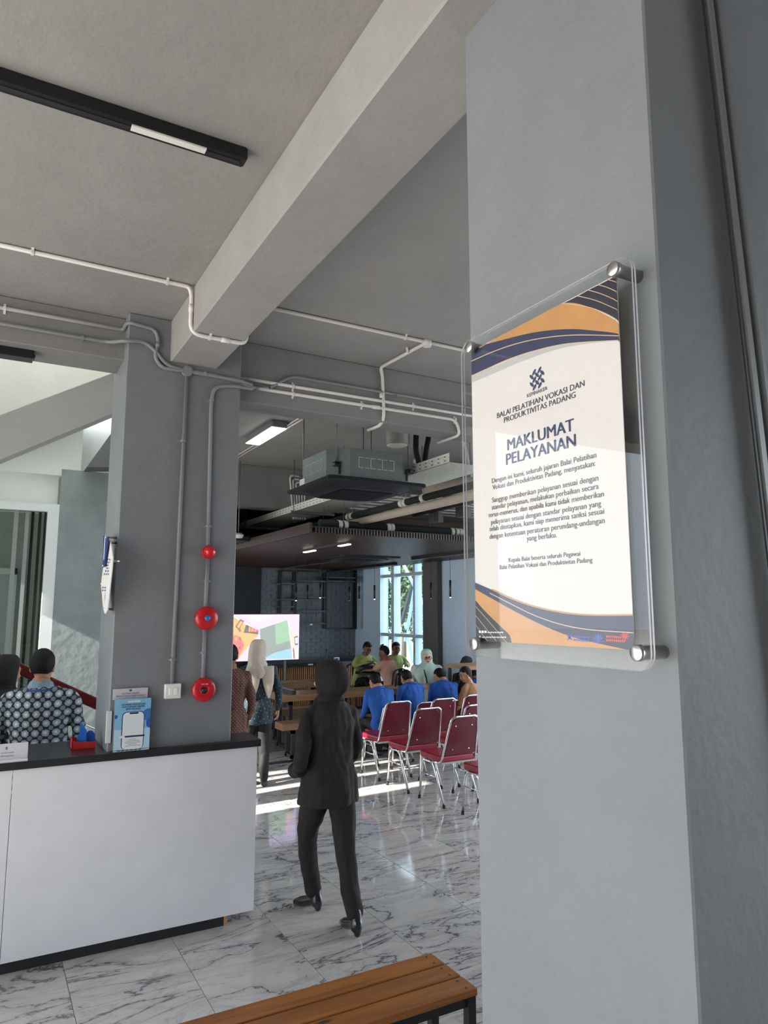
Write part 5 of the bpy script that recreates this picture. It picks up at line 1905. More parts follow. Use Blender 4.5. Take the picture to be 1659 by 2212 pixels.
def tree(label, loc, h, r, n, lm, seed):
    rr = random.Random(seed)
    t = thing('garden_tree', label, 'tree', loc, group='trees outside the window')
    MB().tube([(0, 0, 0), (.05, .03, h * .4), (-.03, .08, h * .75)], [.12, .09, .04], 8).build('trunk', TRUNK, t)
    m = MB()
    for _ in range(n):
        u = rr.random() ** .4
        a, b2 = rr.uniform(0, 2 * math.pi), math.acos(rr.uniform(-1, 1))
        c = Vector((r * u * math.sin(b2) * math.cos(a), r * u * math.sin(b2) * math.sin(a), h * .62 + h * .40 * u * math.cos(b2)))
        s = rr.uniform(.06, .12)
        q = Quaternion((rr.random(), rr.random() - .5, rr.random() - .5, rr.random() - .5)).normalized()
        m.add([c + q @ Vector(p) * s for p in ((-1, 0, 0), (0, -.45, .1), (1, 0, 0), (0, .45, .1))], [(0, 1, 2, 3)])
    tag(m.build('foliage', lm, t), kind='stuff')


def tree_at(label, px_, X, h, r, n, lm, seed):
    c = AX(px_, 1300, X)
    tree(label, (X, c.y, -.125), h, r, n, lm, seed)


tree_at('leafy tree outside, behind the left window pane', 832, XR + 4.5, 4.9, 1.5, 5200, LEAF, 1)
tree_at('tree with sparser leaves outside, behind the right window pane', 925, XR + 3.6, 4.6, 1.15, 3600, LEAF2, 2)
tree_at('tree farther outside, behind the middle of the window', 872, XR + 9.5, 6.0, 1.9, 5000, LEAF, 5)
# ================================================================ people
def remesh(mb_list, mats, voxel, smooth=6, folds=None, name='person'):
    """union several overlapping closed shells (MB, material index) into one continuous mesh"""
    tot = MB()
    src = []
    for mb, mi in mb_list:
        o = len(tot.v)
        tot.v += mb.v
        tot.f += [tuple(i + o for i in f) for f in mb.f]
        if len(mats) > 1 and mi:
            c = sum((Vector(p) for p in mb.v), Vector()) / len(mb.v)
            rr = max((Vector(p) - c).length for p in mb.v) + .008
            src.append((mi, BVHTree.FromPolygons([Vector(p) for p in mb.v], mb.f), c, rr * rr))
    me = bpy.data.meshes.new('tmp')
    me.from_pydata(tot.v, [], tot.f)
    bm = bmesh.new()
    bm.from_mesh(me)
    bmesh.ops.recalc_face_normals(bm, faces=bm.faces)
    bm.to_mesh(me)
    bm.free()
    o = bpy.data.objects.new('tmp', me)
    col.objects.link(o)
    r = o.modifiers.new('r', 'REMESH')
    r.mode = 'VOXEL'
    r.voxel_size = voxel
    if smooth:
        s = o.modifiers.new('s', 'SMOOTH')
        s.factor = 0.5
        s.iterations = smooth
    dg = bpy.context.evaluated_depsgraph_get()
    out = bpy.data.meshes.new_from_object(o.evaluated_get(dg))
    bpy.data.objects.remove(o)
    out.name = name
    out.materials.clear()
    for m_ in mats:
        out.materials.append(m_)
    if folds:
        amp, fx, fy, fz = folds
        nrm = [v.normal.copy() for v in out.vertices]
        for v, vn in zip(out.vertices, nrm):
            p = v.co
            n_ = noise.noise(Vector((p.x * fx, p.y * fy, p.z * fz))) + .5 * noise.noise(Vector((p.x * fx * 2.1 + 7, p.y * fy * 2.1, p.z * fz * 2.1)))
            v.co = p + vn * (amp * n_)
    for p in out.polygons:
        p.use_smooth = True
    if len(mats) > 1 and src:
        for mi, t, c, rr in src:
            for p in out.polygons:
                if (p.center - c).length_squared < rr:
                    hit = t.find_nearest(p.center, 0.0045)
                    if hit[0] is not None:
                        p.material_index = mi
    return out


def limb(pts, rads, n=12):
    """tapered limb with round ends; pts smooth"""
    P = smooth_path(pts, 4)
    k = len(rads) - 1
    R = []
    for i in range(len(P)):
        t = i / (len(P) - 1) * k
        a = min(int(t), k - 1)
        f = t - a
        f = f * f * (3 - 2 * f)
        R.append(rads[a] * (1 - f) + rads[a + 1] * f)
    m = MB().tube(P, R, n)
    m.ell(P[0], (R[0],) * 3, 10, 6)
    m.ell(P[-1], (R[-1],) * 3, 10, 6)
    return m


def torso(pts, dims, lat=(1, 0, 0), n=20):
    """pts: spine stations; dims: (half width, half depth)"""
    P = smooth_path(pts, 4)
    k = len(dims) - 1
    R = []
    for i in range(len(P)):
        t = i / (len(P) - 1) * k
        a = min(int(t), k - 1)
        f = t - a
        R.append(tuple(dims[a][q] * (1 - f) + dims[a + 1][q] * f for q in (0, 1)))
    return MB().tube(P, R, n, flat=lat)


def rot3(yaw=0, pitch=0, roll=0):
    return (Matrix.Rotation(yaw, 3, 'Z') @ Matrix.Rotation(pitch, 3, 'X') @ Matrix.Rotation(roll, 3, 'Y'))


def head_parts(c, R, s, detail=True):
    """head shells with material index: 0 skin, 1 dark, 2 lip, 3 eye white"""
    c = Vector(c)
    out = []

    def e(p, r, mi=0, n=14, k=10):
        m = MB()
        m.ell(c + R @ (Vector(p) * s), tuple(q * s for q in r), n, k, 0, R)
        out.append((m, mi))
    e((0, -.006, .018), (.074, .092, .092), 0, 18, 12)
    e((0, .022, -.048), (.056, .066, .062))
    e((0, .050, -.085), (.026, .028, .024))
    for sx in (-1, 1):
        e((sx * .074, -.004, -.012), (.010, .020, .030), 0, 10, 8)
        if detail:
            e((sx * .036, .066, -.028), (.022, .018, .020))
            e((sx * .031, .0835, .006), (.0125, .007, .0065), 1, 10, 6)
            e((sx * .032, .086, .028), (.021, .007, .0045), 1, 10, 6)
    e((0, .090, -.014), (.010, .014, .028), 0, 10, 8)
    e((0, .096, -.030), (.0155, .013, .0105), 0, 10, 8)
    if detail:
        e((0, .082, -.060), (.024, .010, .0075), 2, 12, 6)
    return out


def hand_parts(w, d, nrm, side, s=1.0, curl=.5, spread=.2, thumb=1.0):
    """palm and five fingers from the wrist w along d, palm facing nrm, thumb toward side"""
    w, d, nrm, side = Vector(w), Vector(d).normalized(), Vector(nrm).normalized(), Vector(side).normalized()
    ms = []
    m = MB()
    m.tube([w - d * .01, w + d * .03 * s, w + d * .07 * s, w + d * .092 * s], [(.026 * s, .018 * s), (.036 * s, .016 * s), (.041 * s, .015 * s), (.036 * s, .012 * s)], 12, flat=side)
    ms.append((m, 0))
    for k, (off, L) in enumerate(((.028, .070), (.010, .080), (-.009, .074), (-.027, .058))):
        b = w + d * (.088 * s) + side * (off * s)
        dd = (d + side * (off / .028 * spread)).normalized()
        pts = [b - d * .02 * s]
        a = 0
        p = b
        for q, f in enumerate((.42, .32, .26)):
            pts.append(p)
            a += curl * (.7 if q == 0 else 1.0)
            p = p + (dd * math.cos(a) + nrm * math.sin(a)) * (L * f * s)
        pts.append(p)
        ms.append((limb(pts, [.0095 * s, .0088 * s, .0080 * s, .0072 * s, .006 * s], 8), 0))
    b = w + d * .03 * s + side * .026 * s
    td = (d * .55 + side * thumb + nrm * .25).normalized()
    td2 = (d * .9 + side * .35 + nrm * .35).normalized()
    ms.append((limb([b - side * .012 * s, b + td * .032 * s, b + td * .032 * s + td2 * .030 * s, b + td * .032 * s + td2 * .052 * s], [.013 * s, .0115 * s, .0098 * s, .0075 * s], 8), 0))
    return ms


SKIN = mat('skin', rgb(178, 128, 98), .55, var=.05, scale=12)
SKIND = mat('skin_dark', rgb(128, 84, 60), .55, var=.05, scale=12)
SKINF = mat('skin_fair', rgb(214, 164, 136), .5, var=.04, scale=12)
EYED = mat('eye_dark', (0.02, 0.015, .012, 1), .3)
LIP = mat('lips', rgb(176, 84, 78), .45)
HAIR = mat('black_hair', (0.007, 0.006, 0.006, 1), .6, spec=.2, bump=.7, bscale=120, stretch=(1, 1, .25))
SHOE = mat('black_patent_leather', (0.010, 0.010, 0.011, 1), .12, coat=.6)
SNEAK = mat('dark_shoe', (0.03, 0.03, 0.035, 1), .5)

# fabric materials
SUIT = mat('black_suit_cloth', rgb(25, 16, 18), .85, var=.12, scale=30, bump=.18, bscale=220)
HIJB = mat('black_hijab_cloth', rgb(23, 15, 18), .85, var=.08, scale=14, bump=.15, bscale=160)
HIJK = mat('jet_hijab_cloth', rgb(16, 15, 17), .85, var=.08, scale=14)
CRMH = mat('cream_hijab_cloth', rgb(196, 184, 170), .8, var=.06, scale=10, bump=.15, bscale=120)
MINT = mat('mint_cloth', rgb(172, 196, 186), .8, var=.07, scale=10, bump=.15, bscale=120)
MINTD = mat('mint_dress_cloth', rgb(190, 196, 190), .8, var=.12, scale=22, bump=.15)
BLUEJ = mat('blue_blazer_cloth', rgb(30, 88, 172), .8, var=.08, scale=18, bump=.2, bscale=150)
GREENJ = mat('lime_shirt_cloth', rgb(178, 188, 112), .8, var=.07, scale=18, bump=.2, bscale=150)
TANJ = mat('tan_scout_cloth', rgb(204, 160, 134), .8, var=.06, scale=18)
TANB = mat('brown_scout_cloth', rgb(150, 108, 72), .8, var=.06, scale=18)
REDK = mat('red_neckerchief', rgb(214, 44, 74), .7)
DKTR = mat('dark_trouser_cloth', rgb(22, 23, 26), .75, var=.15, scale=12, bump=.2)
MAUVE = mat('dark_brown_hijab_cloth', rgb(52, 40, 44), .8)


def batik(name, base, c1, c2, scale, dot=.30, rot=0.0, plane='XZ'):
    m, nt, b = node_mat(name)
    sc = (scale, 0.0, scale)
    v = objco(nt, scale=sc, rot=(0, rot, 0))
    vo = tex(nt, 'Voronoi', v, Scale=1.0, Randomness=0.0)
    n = tex(nt, 'Noise', objco(nt, (140, 140, 140)), Scale=1.0, Detail=3.0)
    dd = mathn(nt, 'ADD', vo.outputs['Distance'], mathn(nt, 'MULTIPLY', mathn(nt, 'SUBTRACT', n.outputs['Fac'], .5), .34))
    col1 = ramp(nt, [(0.0, c2), (dot * .35, c2), (dot * .5, c1), (dot * .95, c1), (dot * 1.08, base)], dd)
    # second, smaller motif between
    mp = nt.nodes.new('ShaderNodeVectorMath')
    mp.operation = 'ADD'
    mp.inputs[1].default_value = (.5, 0, .5)
    nt.links.new(v, mp.inputs[0])
    v2 = tex(nt, 'Voronoi', mp.outputs[0], Scale=1.0, Randomness=0.0)
    d2 = mathn(nt, 'ADD', v2.outputs['Distance'], mathn(nt, 'MULTIPLY', mathn(nt, 'SUBTRACT', n.outputs['Fac'], .5), .14))
    f2 = ramp(nt, [(0, (1, 1, 1, 1)), (dot * .6, (1, 1, 1, 1)), (dot * .72, (0, 0, 0, 1))], d2)
    mx = nt.nodes.new('ShaderNodeMix')
    mx.data_type = 'RGBA'
    nt.links.new(f2, mx.inputs[0])
    nt.links.new(col1, mx.inputs[6])
    mx.inputs[7].default_value = tuple((a + d_) / 2 for a, d_ in zip(c1, base))[:3] + (1,)
    nt.links.new(mx.outputs[2], b.inputs['Base Color'])
    b.inputs['Roughness'].default_value = .75
    return m


BATK = batik('black_batik_cloth', rgb(14, 14, 20), rgb(150, 164, 176), rgb(206, 212, 218), 15.5, .36)
BATB = batik('brown_batik_cloth', rgb(62, 33, 26), rgb(104, 66, 50), rgb(150, 112, 88), 40.0, .32, .75)
BATT = batik('teal_batik_cloth', rgb(26, 48, 58), rgb(58, 90, 102), rgb(150, 176, 182), 20.0, .13, .4)


def stand(H, stride=0.0, lean=0.0, armL=None, armR=None):
    """joints of a standing figure, local: x right, y forward, z up"""
    J = dict(
        spine=[(0, 0, .475 * H), (0, .0, .53 * H), (0, lean * .1, .605 * H), (0, lean * .25, .69 * H), (0, lean * .42, .755 * H), (0, lean * .5 - .008 * H, .805 * H), (0, lean * .56 - .012 * H, .846 * H), (0, lean * .65 - .006 * H, .875 * H)],
        dims=[(.082, .066), (.100, .074), (.079, .060), (.088, .064), (.100, .068), (.080, .056), (.040, .040), (.034, .036)],
        head=(0, lean * .75 + .004 * H, .924 * H), headrot=(0, -lean * .8, 0))
    for s, nm in ((-1, 'L'), (1, 'R')):
        J['sh' + nm] = (s * .107 * H, lean * .48, .790 * H)
        J['el' + nm] = (s * .140 * H, lean * .3 - .015 * H, .62 * H)
        J['wr' + nm] = (s * .142 * H, lean * .2 + .04 * H, .475 * H)
        J['hd' + nm] = ((s * .0, .25, -1), (-s, 0, 0), (0, 1, -.1))
        J['hip' + nm] = (s * .052 * H, 0, .505 * H)
        f = stride if nm == 'L' else -stride
        J['kn' + nm] = (s * .055 * H, f * .45 + .015 * H, .275 * H)
        J['an' + nm] = (s * .055 * H, f * .9 - .02 * H, .045 * H)
        J['toe' + nm] = (s * .062 * H, f * .9 + .10 * H, .018 * H)
    return J


def seated(H, seat=.46, lean=0.12):
    z = seat + .055 * H
    t = .285 * H     # pelvis to shoulder along the back
    J = dict(
        spine=[(0, 0.0, z - .05 * H), (0, -.01, z), (0, -.015 + lean * .15, z + .085 * H), (0, lean * .45, z + .165 * H), (0, lean * .75, z + .23 * H), (0, lean * .92, z + .272 * H), (0, lean * 1.02, z + .312 * H), (0, lean * 1.18, z + .34 * H)],
        dims=[(.095, .078), (.104, .080), (.084, .066), (.092, .068), (.104, .070), (.080, .056), (.040, .040), (.034, .036)],
        head=(0, lean * 1.4 + .012 * H, z + .388 * H), headrot=(0, -lean * 1.2, 0))
    for s, nm in ((-1, 'L'), (1, 'R')):
        J['sh' + nm] = (s * .108 * H, lean * .85, z + .268 * H)
        J['el' + nm] = (s * .126 * H, lean + .06, z + .10 * H)
        J['wr' + nm] = (s * .09 * H, lean + .22, z + .06 * H)
        J['hd' + nm] = ((-s * .3, 1, -.2), (0, -.2, -1), (-s, 0, 0))
        J['hip' + nm] = (s * .055 * H, .02, z - .01)
        J['kn' + nm] = (s * .075 * H, .26 * H, z - .005)
        J['an' + nm] = (s * .075 * H, .24 * H, .05 * H)
        J['toe' + nm] = (s * .08 * H, .24 * H + .12 * H, .018 * H)
    return J


def scale_dims(d, H, w=1.0, add=0.0):
    return [(a * H * w + add, b_ * H * w + add) for a, b_ in d]


def build_person(label, loc, rz, H, J, top, bottom, skin=SKIN, headgear='hair', head_mat=HAIR, w=1.0, voxel=.009, sleeves='long', hem=0, legw=1.0, shoes=SNEAK, face=True, topname='shirt', folds=.006, category='person', group=None, heel=False, hem_flare=0.0, topz=None, legs=True):
    s = H / 1.62
    V = Vector
    parts = []
    tp = torso(J['spine'], scale_dims(J['dims'], H, w * .93))
    parts.append((tp, 0))
    for nm in 'LR':
        parts.append((limb([J['sh' + nm], J['el' + nm], J['wr' + nm]], [.036 * s * w, .034 * s, .027 * s, .021 * s]), 0))
        d_, n_, sd = J['hd' + nm]
        parts += hand_parts(J['wr' + nm], d_, n_, sd, s * .95, J.get('curl' + nm, .45), J.get('spread' + nm, .15))
        if legs:
            parts.append((limb([J['hip' + nm], J['kn' + nm], J['an' + nm]], [.070 * s * w, .058 * s, .044 * s, .040 * s, .030 * s]), 0))
            if not shoes:
                parts.append((limb([V(J['an' + nm]) + V((0, -.02 * s, -.01)), V(J['toe' + nm]) + V((0, -.01, .012))], [.032 * s, .030 * s, .022 * s], 10), 0))
    R = rot3(*J['headrot'])
    hs = s * J.get('headscale', 1.0)
    hc = V(J['head'])
    neck0 = V(J['spine'][-2])
    parts.append((limb([neck0, (neck0 + hc) / 2 + V((0, -.006, 0)), hc + R @ V((0, -.015, -.02)) * s], [.043 * s, .040 * s, .042 * s]), 0))
    parts += head_parts(hc, R, hs, face)
    me = remesh(parts, [skin, EYED, LIP], voxel, 3)
    o = obj('person', me, None, loc)
    o.rotation_euler = (0, 0, rz)
    tag(o, label, category, group)

    # upper garment
    add = .014
    g = []
    sp = [V(p) for p in J['spine'][hem:7]]
    dm = scale_dims(J['dims'][hem:7], H, w, add)
    if hem_flare:
        dm[0] = (dm[0][0] + hem_flare, dm[0][1] + hem_flare)
    if topz is not None:
        sp = [V((sp[0].x, sp[0].y, topz))] + sp
        dm = [(dm[0][0] + hem_flare * .6, dm[0][1] + hem_flare * .6)] + dm
    dm[-1] = (J['dims'][6][0] * H * w + .011, J['dims'][6][1] * H * w + .011)
    g.append((torso(sp, dm), 0))
    for nm in 'LR':
        a, b_, c = V(J['sh' + nm]), V(J['el' + nm]), V(J['wr' + nm])
        if sleeves == 'long':
            g.append((limb([a, b_, b_ + (c - b_) * .93], [.052 * s * w, .050 * s, .042 * s, .036 * s]), 0))
        else:
            g.append((limb([a, a + (b_ - a) * .78], [.052 * s * w, .054 * s, .052 * s]), 0))
        g.append((limb([V(J['spine'][6]) + V((0, 0, -.022 * s)), (V(J['spine'][6]) + a) / 2 + V((0, 0, -.004)), a], [.046 * s, .045 * s, .049 * s * w]), 0))
    to = obj(topname, remesh(g, [top], voxel * 1.1, 5, (folds * 1.35, 13, 13, 8)), o)
    # lower garment
    if legs and bottom:
        g = []
        g.append((torso([V(p) for p in J['spine'][0:3]], scale_dims(J['dims'][0:3], H, w, .008)), 0))
        for nm in 'LR':
            a, b_, c = V(J['hip' + nm]), V(J['kn' + nm]), V(J['an' + nm])
            g.append((limb([a, b_, c + V((0, 0, .02))], [.086 * s * w * legw, .078 * s * legw, .062 * s * legw, .056 * s * legw, .050 * s * legw]), 0))
        obj('trousers', remesh(g, [bottom], voxel * 1.1, 5, (folds * 1.2, 11, 11, 6)), o)
    # shoes
    if legs and shoes:
        for nm in 'LR':
            a, t_ = V(J['an' + nm]), V(J['toe' + nm])
            f = (V((t_.x, t_.y, 0)) - V((a.x, a.y, 0))).normalized()
            base = V((a.x, a.y, 0))
            g = []
            hh = .055 if heel else .012
            lift = J.get('lift' + nm, 0.0)
            b0 = V((0, 0, lift))
            if heel:
                g.append((limb([base - f * .035 * s + V((0, 0, hh + .02)) + b0, base + f * .05 * s + V((0, 0, .045)) + b0 * .5, base + f * .145 * s + V((0, 0, .022))], [.036 * s, .036 * s, .035 * s, .020 * s], 12), 0))
                g.append((limb([base - f * .02 * s + V((0, 0, hh + .08)) + b0, base - f * .028 * s + V((0, 0, hh)) + b0], [.036 * s, .040 * s], 12), 0))
                g.append((limb([base - f * .045 * s + V((0, 0, hh + .01)) + b0, base - f * .040 * s + V((0, 0, .019)) + b0], [.028 * s, .022 * s], 10), 0))
            else:
                g.append((limb([base - f * .045 * s + V((0, 0, .036)), base + f * .06 * s + V((0, 0, .036)), base + f * .16 * s + V((0, 0, .026))], [.036 * s, .042 * s, .040 * s, .024 * s], 12), 0))
            obj('shoe', remesh(g, [shoes], .006, 3), o)
    # head covering
    if headgear == 'hair':
        m = MB()
        n, k = 28, 16
        vv, ff = [], []
        for i in range(k + 1):
            ph = -math.pi / 2 + math.pi * i / k
            for j in range(n):
                a = 2 * math.pi * j / n
                x_, y_, z_ = math.cos(ph) * math.cos(a), math.cos(ph) * math.sin(a), math.sin(ph)
                r = 1.0
                hairline = -.10 + .62 * max(0, y_) ** .7 + (.12 if abs(x_) > .75 and y_ > -.1 else 0)
                low = -.74 + .6 * max(0, y_ + .25)
                lim = max(hairline if y_ > .05 else low, -.74)
                if z_ < lim:
                    r = .80
                rr = r * (1 + .035 * noise.noise(V((x_ * 5, y_ * 5, z_ * 5)) + V((H * 9, 0, 0))))
                vv.append(hc + R @ (V((x_ * .083 * rr, y_ * .101 * rr - .008, z_ * .104 * rr + .026)) * hs))
        for i in range(k):
            for j in range(n):
                j2 = (j + 1) % n
                ff.append((i * n + j, i * n + j2, (i + 1) * n + j2, (i + 1) * n + j))
        m.add(vv, ff, 0, True)
        m.build('hair', head_mat, o)
    return o, R, hc, s


def hijab(o, R, hc, s, m_, stations, fold=.0, k=9, openface=True, name='hijab', n=40, seed=0.0):
    """draped head scarf; stations: (z, half width, front, back, y shift, fold amplitude) in head-local metres"""
    V = Vector
    vv, ff = [], []
    rows = []
    P = smooth_path([(z, rx, fr) for z, rx, fr, bk_, ys, fa in stations], 3)
    Q = smooth_path([(bk_, ys, fa) for z, rx, fr, bk_, ys, fa in stations], 3)
    for p, q in zip(P, Q):
        z, rx, fr = p
        bk_, ys, fa = q
        row = []
        for j in range(n):
            a = 2 * math.pi * j / n
            f = 1 + fa * math.sin(k * a + seed + z * 14) + fa * .5 * math.sin(k * 1.7 * a + seed * 2 - z * 9)
            x_ = rx * math.sin(a) * f
            y_ = (fr if math.cos(a) > 0 else bk_) * math.cos(a) * f + ys
            loc = V((x_, y_, z)) * s
            t = min(1, max(0, (-z - .10) / .12))
            row.append(hc + (R @ loc) * (1 - t) + loc * t)
        rows.append(row)
    m = MB()
    for r in rows:
        vv += r
    for i in range(len(rows) - 1):
        for j in range(n):
            j2 = (j + 1) % n
            ff.append((i * n + j, i * n + j2, (i + 1) * n + j2, (i + 1) * n + j))
    ff.append(tuple(range(n)))
    ff.append(tuple(reversed([(len(rows) - 1) * n + j for j in range(n)])))
    m.add(vv, ff, 0, True)
    return m.build(name, m_, o)


def turn(wx, wy):
    """rotation about z that turns local +Y to world direction"""
    return math.atan2(-wx, wy)


HJ_CAP = [(.135, .015, .015, .02, -.01, 0), (.128, .050, .050, .062, -.010, 0), (.09, .080, .080, .100, -.012, .0), (.04, .090, .072, .112, -.014, .004), (-.02, .092, .062, .116, -.016, .010), (-.07, .086, .066, .106, -.018, .02), (-.11, .074, .082, .086, -.014, .04)]

# ---------------------------------------------------------------- woman in the black suit, walking away
H = 1.61
base = Vector((2.02, 4.30, 0))
J = stand(H, 0.0)
V = Vector
J['spine'] = [(0, 0, .48 * H), (0, 0, .54 * H), (0, .005, .61 * H), (0, .01, .69 * H), (0, .012, .755 * H), (.0, .010, .81 * H), (0, .012, .858 * H), (0, .02, .882 * H)]
J['dims'] = [(.104, .080), (.108, .082), (.090, .066), (.096, .068), (.100, .070), (.080, .058), (.042, .041), (.034, .035)]
J['head'] = (-.008, .030, .930 * H)
J['headrot'] = (.22, -.06, 0)
J['hipL'], J['hipR'] = (-.078, .01, .50 * H), (.080, -.02, .50 * H)
J['knL'], J['anL'], J['toeL'] = (-.070, .175, .285 * H), (.012, .245, .105), (-.055, .37, .025)
J['knR'], J['anR'], J['toeR'] = (.075, -.085, .28 * H), (.075, -.205, .105), (.068, -.07, .025)
J['liftR'] = .0
J['shL'], J['shR'] = (-.160, .005, .785 * H), (.160, .010, .785 * H)
J['elL'], J['wrL'] = (-.222, -.05, .615 * H), (-.165, .17, .565 * H)
J['elR'], J['wrR'] = (.190, .01, .625 * H), (.10, .20, .60 * H)
J['hdL'] = ((.35, 1, .1), (0, .1, -1), (1, 0, .1))
J['hdR'] = ((-.4, 1, .1), (0, .1, -1), (-1, 0, .1))
o, R, hc, s = build_person('woman in a black suit and black hijab walking away across the tiles', base, turn(-.02, 1), H, J, SUIT, SUIT, SKINF, headgear=None, w=1.02, voxel=.0075, topname='jacket', shoes=SHOE, heel=True, folds=.010, topz=.455 * H, hem_flare=.012, legw=1.08)
hijab(o, R, hc, s, HIJB, [(.128, .015, .015, .02, -.02, 0), (.120, .060, .056, .078, -.02, .01), (.085, .090, .080, .122, -.024, .012), (.035, .108, .076, .144, -.028, .016), (-.02, .114, .068, .152, -.032, .025), (-.07, .104, .070, .132, -.034, .045), (-.115, .074, .068, .088, -.022, .08), (-.15, .060, .060, .064, -.012, .05), (-.19, .060, .058, .060, -.008, .03)], k=7, seed=1.3)
g = MB()
g.tube([(0, -.006, .862 * H - .035), (0, .004, .862 * H + .012), (0, .006, .862 * H + .020)], [(.098, .090), (.086, .082), (.080, .076)], 24, flat=(1, 0, 0))
g.build('collar', SUIT, o)
g = MB()
cwr, cel = Vector(J['wrL']), Vector(J['elL'])
cdv = (cwr - cel)
MB().tube([cel + cdv * .70, cel + cdv * .95], [.047, .050], 18).build('cuff', SUIT, o)
m = MB().prism([(.012, -.152, .447 * H), (.017, -.152, .447 * H), (.016, -.148, .525 * H), (.011, -.148, .525 * H)], (0, .05, 0))
m.build('back_vent', mat('vent_shadow', (0.008, .007, .008, 1), .9), o)
m = MB()
for sx in (-1,):
    c = hc + R @ (Vector((-.05, .088, .006)) * s)
    m.tube([c + R @ Vector((.022 * math.cos(t), .0, .018 * math.sin(t))) for t in [i * 2 * math.pi / 12 for i in range(13)]], .0025, 6)
    m.cyl(c + R @ Vector((-.02, 0, 0)), c + R @ Vector((-.035, -.08, .0)), .0025, 6)
m.build('glasses', mat('dark_glasses', (.02, .012, .01, 1), .3), o)

# ---------------------------------------------------------------- woman in the cream hijab, seen from behind
c = AY(556, 1500, 7.95)
H = 1.60
J = stand(H, .05)
J['headrot'] = (-.45, -.05, 0)
J['elR'], J['wrR'] = (.245, .02, .63 * H), (.255, .12, .50 * H)
J['hdR'] = ((.0, .35, -1), (-1, 0, 0), (0, 1, .1))
o, R, hc, s = build_person('woman in a cream hijab and teal batik shirt with her back turned', (c.x, 7.95, 0), turn(.25, 1), H, J, BATT, DKTR, SKINF, headgear=None, w=1.05, topname='blouse', topz=.42 * H, hem_flare=.02, folds=.010, legw=1.15)
hijab(o, R, hc, s, CRMH, [(.135, .015, .015, .02, -.01, 0), (.128, .056, .052, .070, -.012, .0), (.09, .086, .080, .108, -.014, .006), (.04, .098, .074, .124, -.016, .012), (-.02, .102, .068, .130, -.02, .016), (-.08, .100, .074, .126, -.026, .03), (-.13, .106, .09, .118, -.03, .05), (-.19, .135, .10, .128, -.03, .06), (-.25, .150, .105, .135, -.03, .07), (-.30, .130, .10, .128, -.03, .08)], k=8, seed=.4)
# two cloth tails down the back
for sx, L, nm in ((-.055, .30, 'hijab_tail'), (.105, .30, 'hijab_tail')):
    m = MB()
    z0_ = hc.z - .22 * s
    pts = [(sx * .9, -.115, z0_ + .05), (sx, -.135, z0_ - L * .35), (sx * 1.05, -.130, z0_ - L * .7), (sx * 1.1, -.118, z0_ - L)]
    m.tube(smooth_path(pts, 4), [(.075 - .065 * (i / 12) ** 1.6, .020) for i in range(13)], 14, flat=(1, 0, 0))
    m.build(nm, CRMH, o)

# ---------------------------------------------------------------- man in the brown batik, half hidden by the column
c = AY(496, 1500, 7.45)
H = 1.585
J = stand(H)
J['headrot'] = (-.2, -.05, 0)
J['elR'], J['wrR'] = (.235, .0, .61 * H), (.215, .12, .50 * H)
o, R, hc, s = build_person('man in a brown batik shirt half hidden behind the column', (c.x, 7.45, 0), turn(.2, 1), H, J, BATB, DKTR, SKIND, head_mat=HAIR, w=1.12, topz=.425 * H, hem_flare=.02, folds=.009)

# ---------------------------------------------------------------- two people behind the counter
c = AY(88, 1500, 5.75)
H = 1.665
J = stand(H)
J['headrot'] = (-.12, -.10, 0)
J['dims'] = [(.100, .075), (.104, .078), (.096, .07), (.104, .072), (.112, .072), (.088, .056), (.040, .040), (.035, .036)]
J['shL'], J['shR'] = (-.205, 0, .79 * H), (.205, 0, .79 * H)
J['elL'], J['elR'] = (-.265, .03, .62 * H), (.275, .05, .62 * H)
J['wrL'], J['wrR'] = (-.17, .24, .58 * H), (.19, .24, .60 * H)
J['hdL'] = ((.4, 1, 0), (0, 0, -1), (1, 0, 0))
J['hdR'] = ((-.4, 1, 0), (0, 0, -1), (-1, 0, 0))
o, R, hc, s = build_person('man in a black batik shirt with white motifs behind the counter', (c.x, 5.75, 0), turn(.22, 1), H, J, BATK, DKTR, SKIN, w=1.08, topz=.42 * H, hem_flare=.01, folds=.008, voxel=.008)
m = MB()
m.tube([(0, -.012, .845 * H - .022), (0, -.012, .845 * H + .004), (0, -.004, .845 * H + .022)], [(.096, .088), (.086, .080), (.078, .072)], 28, flat=(1, 0, 0))
m.build('collar', mat('collar_cloth', rgb(130, 152, 170), .8, var=.3, scale=60), o)
m = MB()
m.tube([(.10 * math.cos(a), -.016 + .092 * math.sin(a), .838 * H - .012) for a in [math.pi + .15 + i * (math.pi - .3) / 14 for i in range(15)]], .008, 8)
m.build('lanyard', mat('lanyard_blue', rgb(40, 78, 150), .7), o)
c = AY(14, 1500, 6.2)
H = 1.60
J = stand(H)
J['headrot'] = (-.5, -.1, 0)
o, R, hc, s = build_person('woman in a jet black hijab at the left frame edge behind the counter', (c.x, 6.2, 0), turn(.35, 1), H, J, HIJK, HIJK, SKIN, headgear=None, w=1.02, topname='tunic', topz=.40 * H, hem_flare=.03)
hijab(o, R, hc, s, HIJK, HJ_CAP + [(-.16, .12, .10, .12, -.02, .05), (-.22, .17, .12, .14, -.02, .05), (-.27, .16, .115, .135, -.02, .05)], k=7, seed=2)

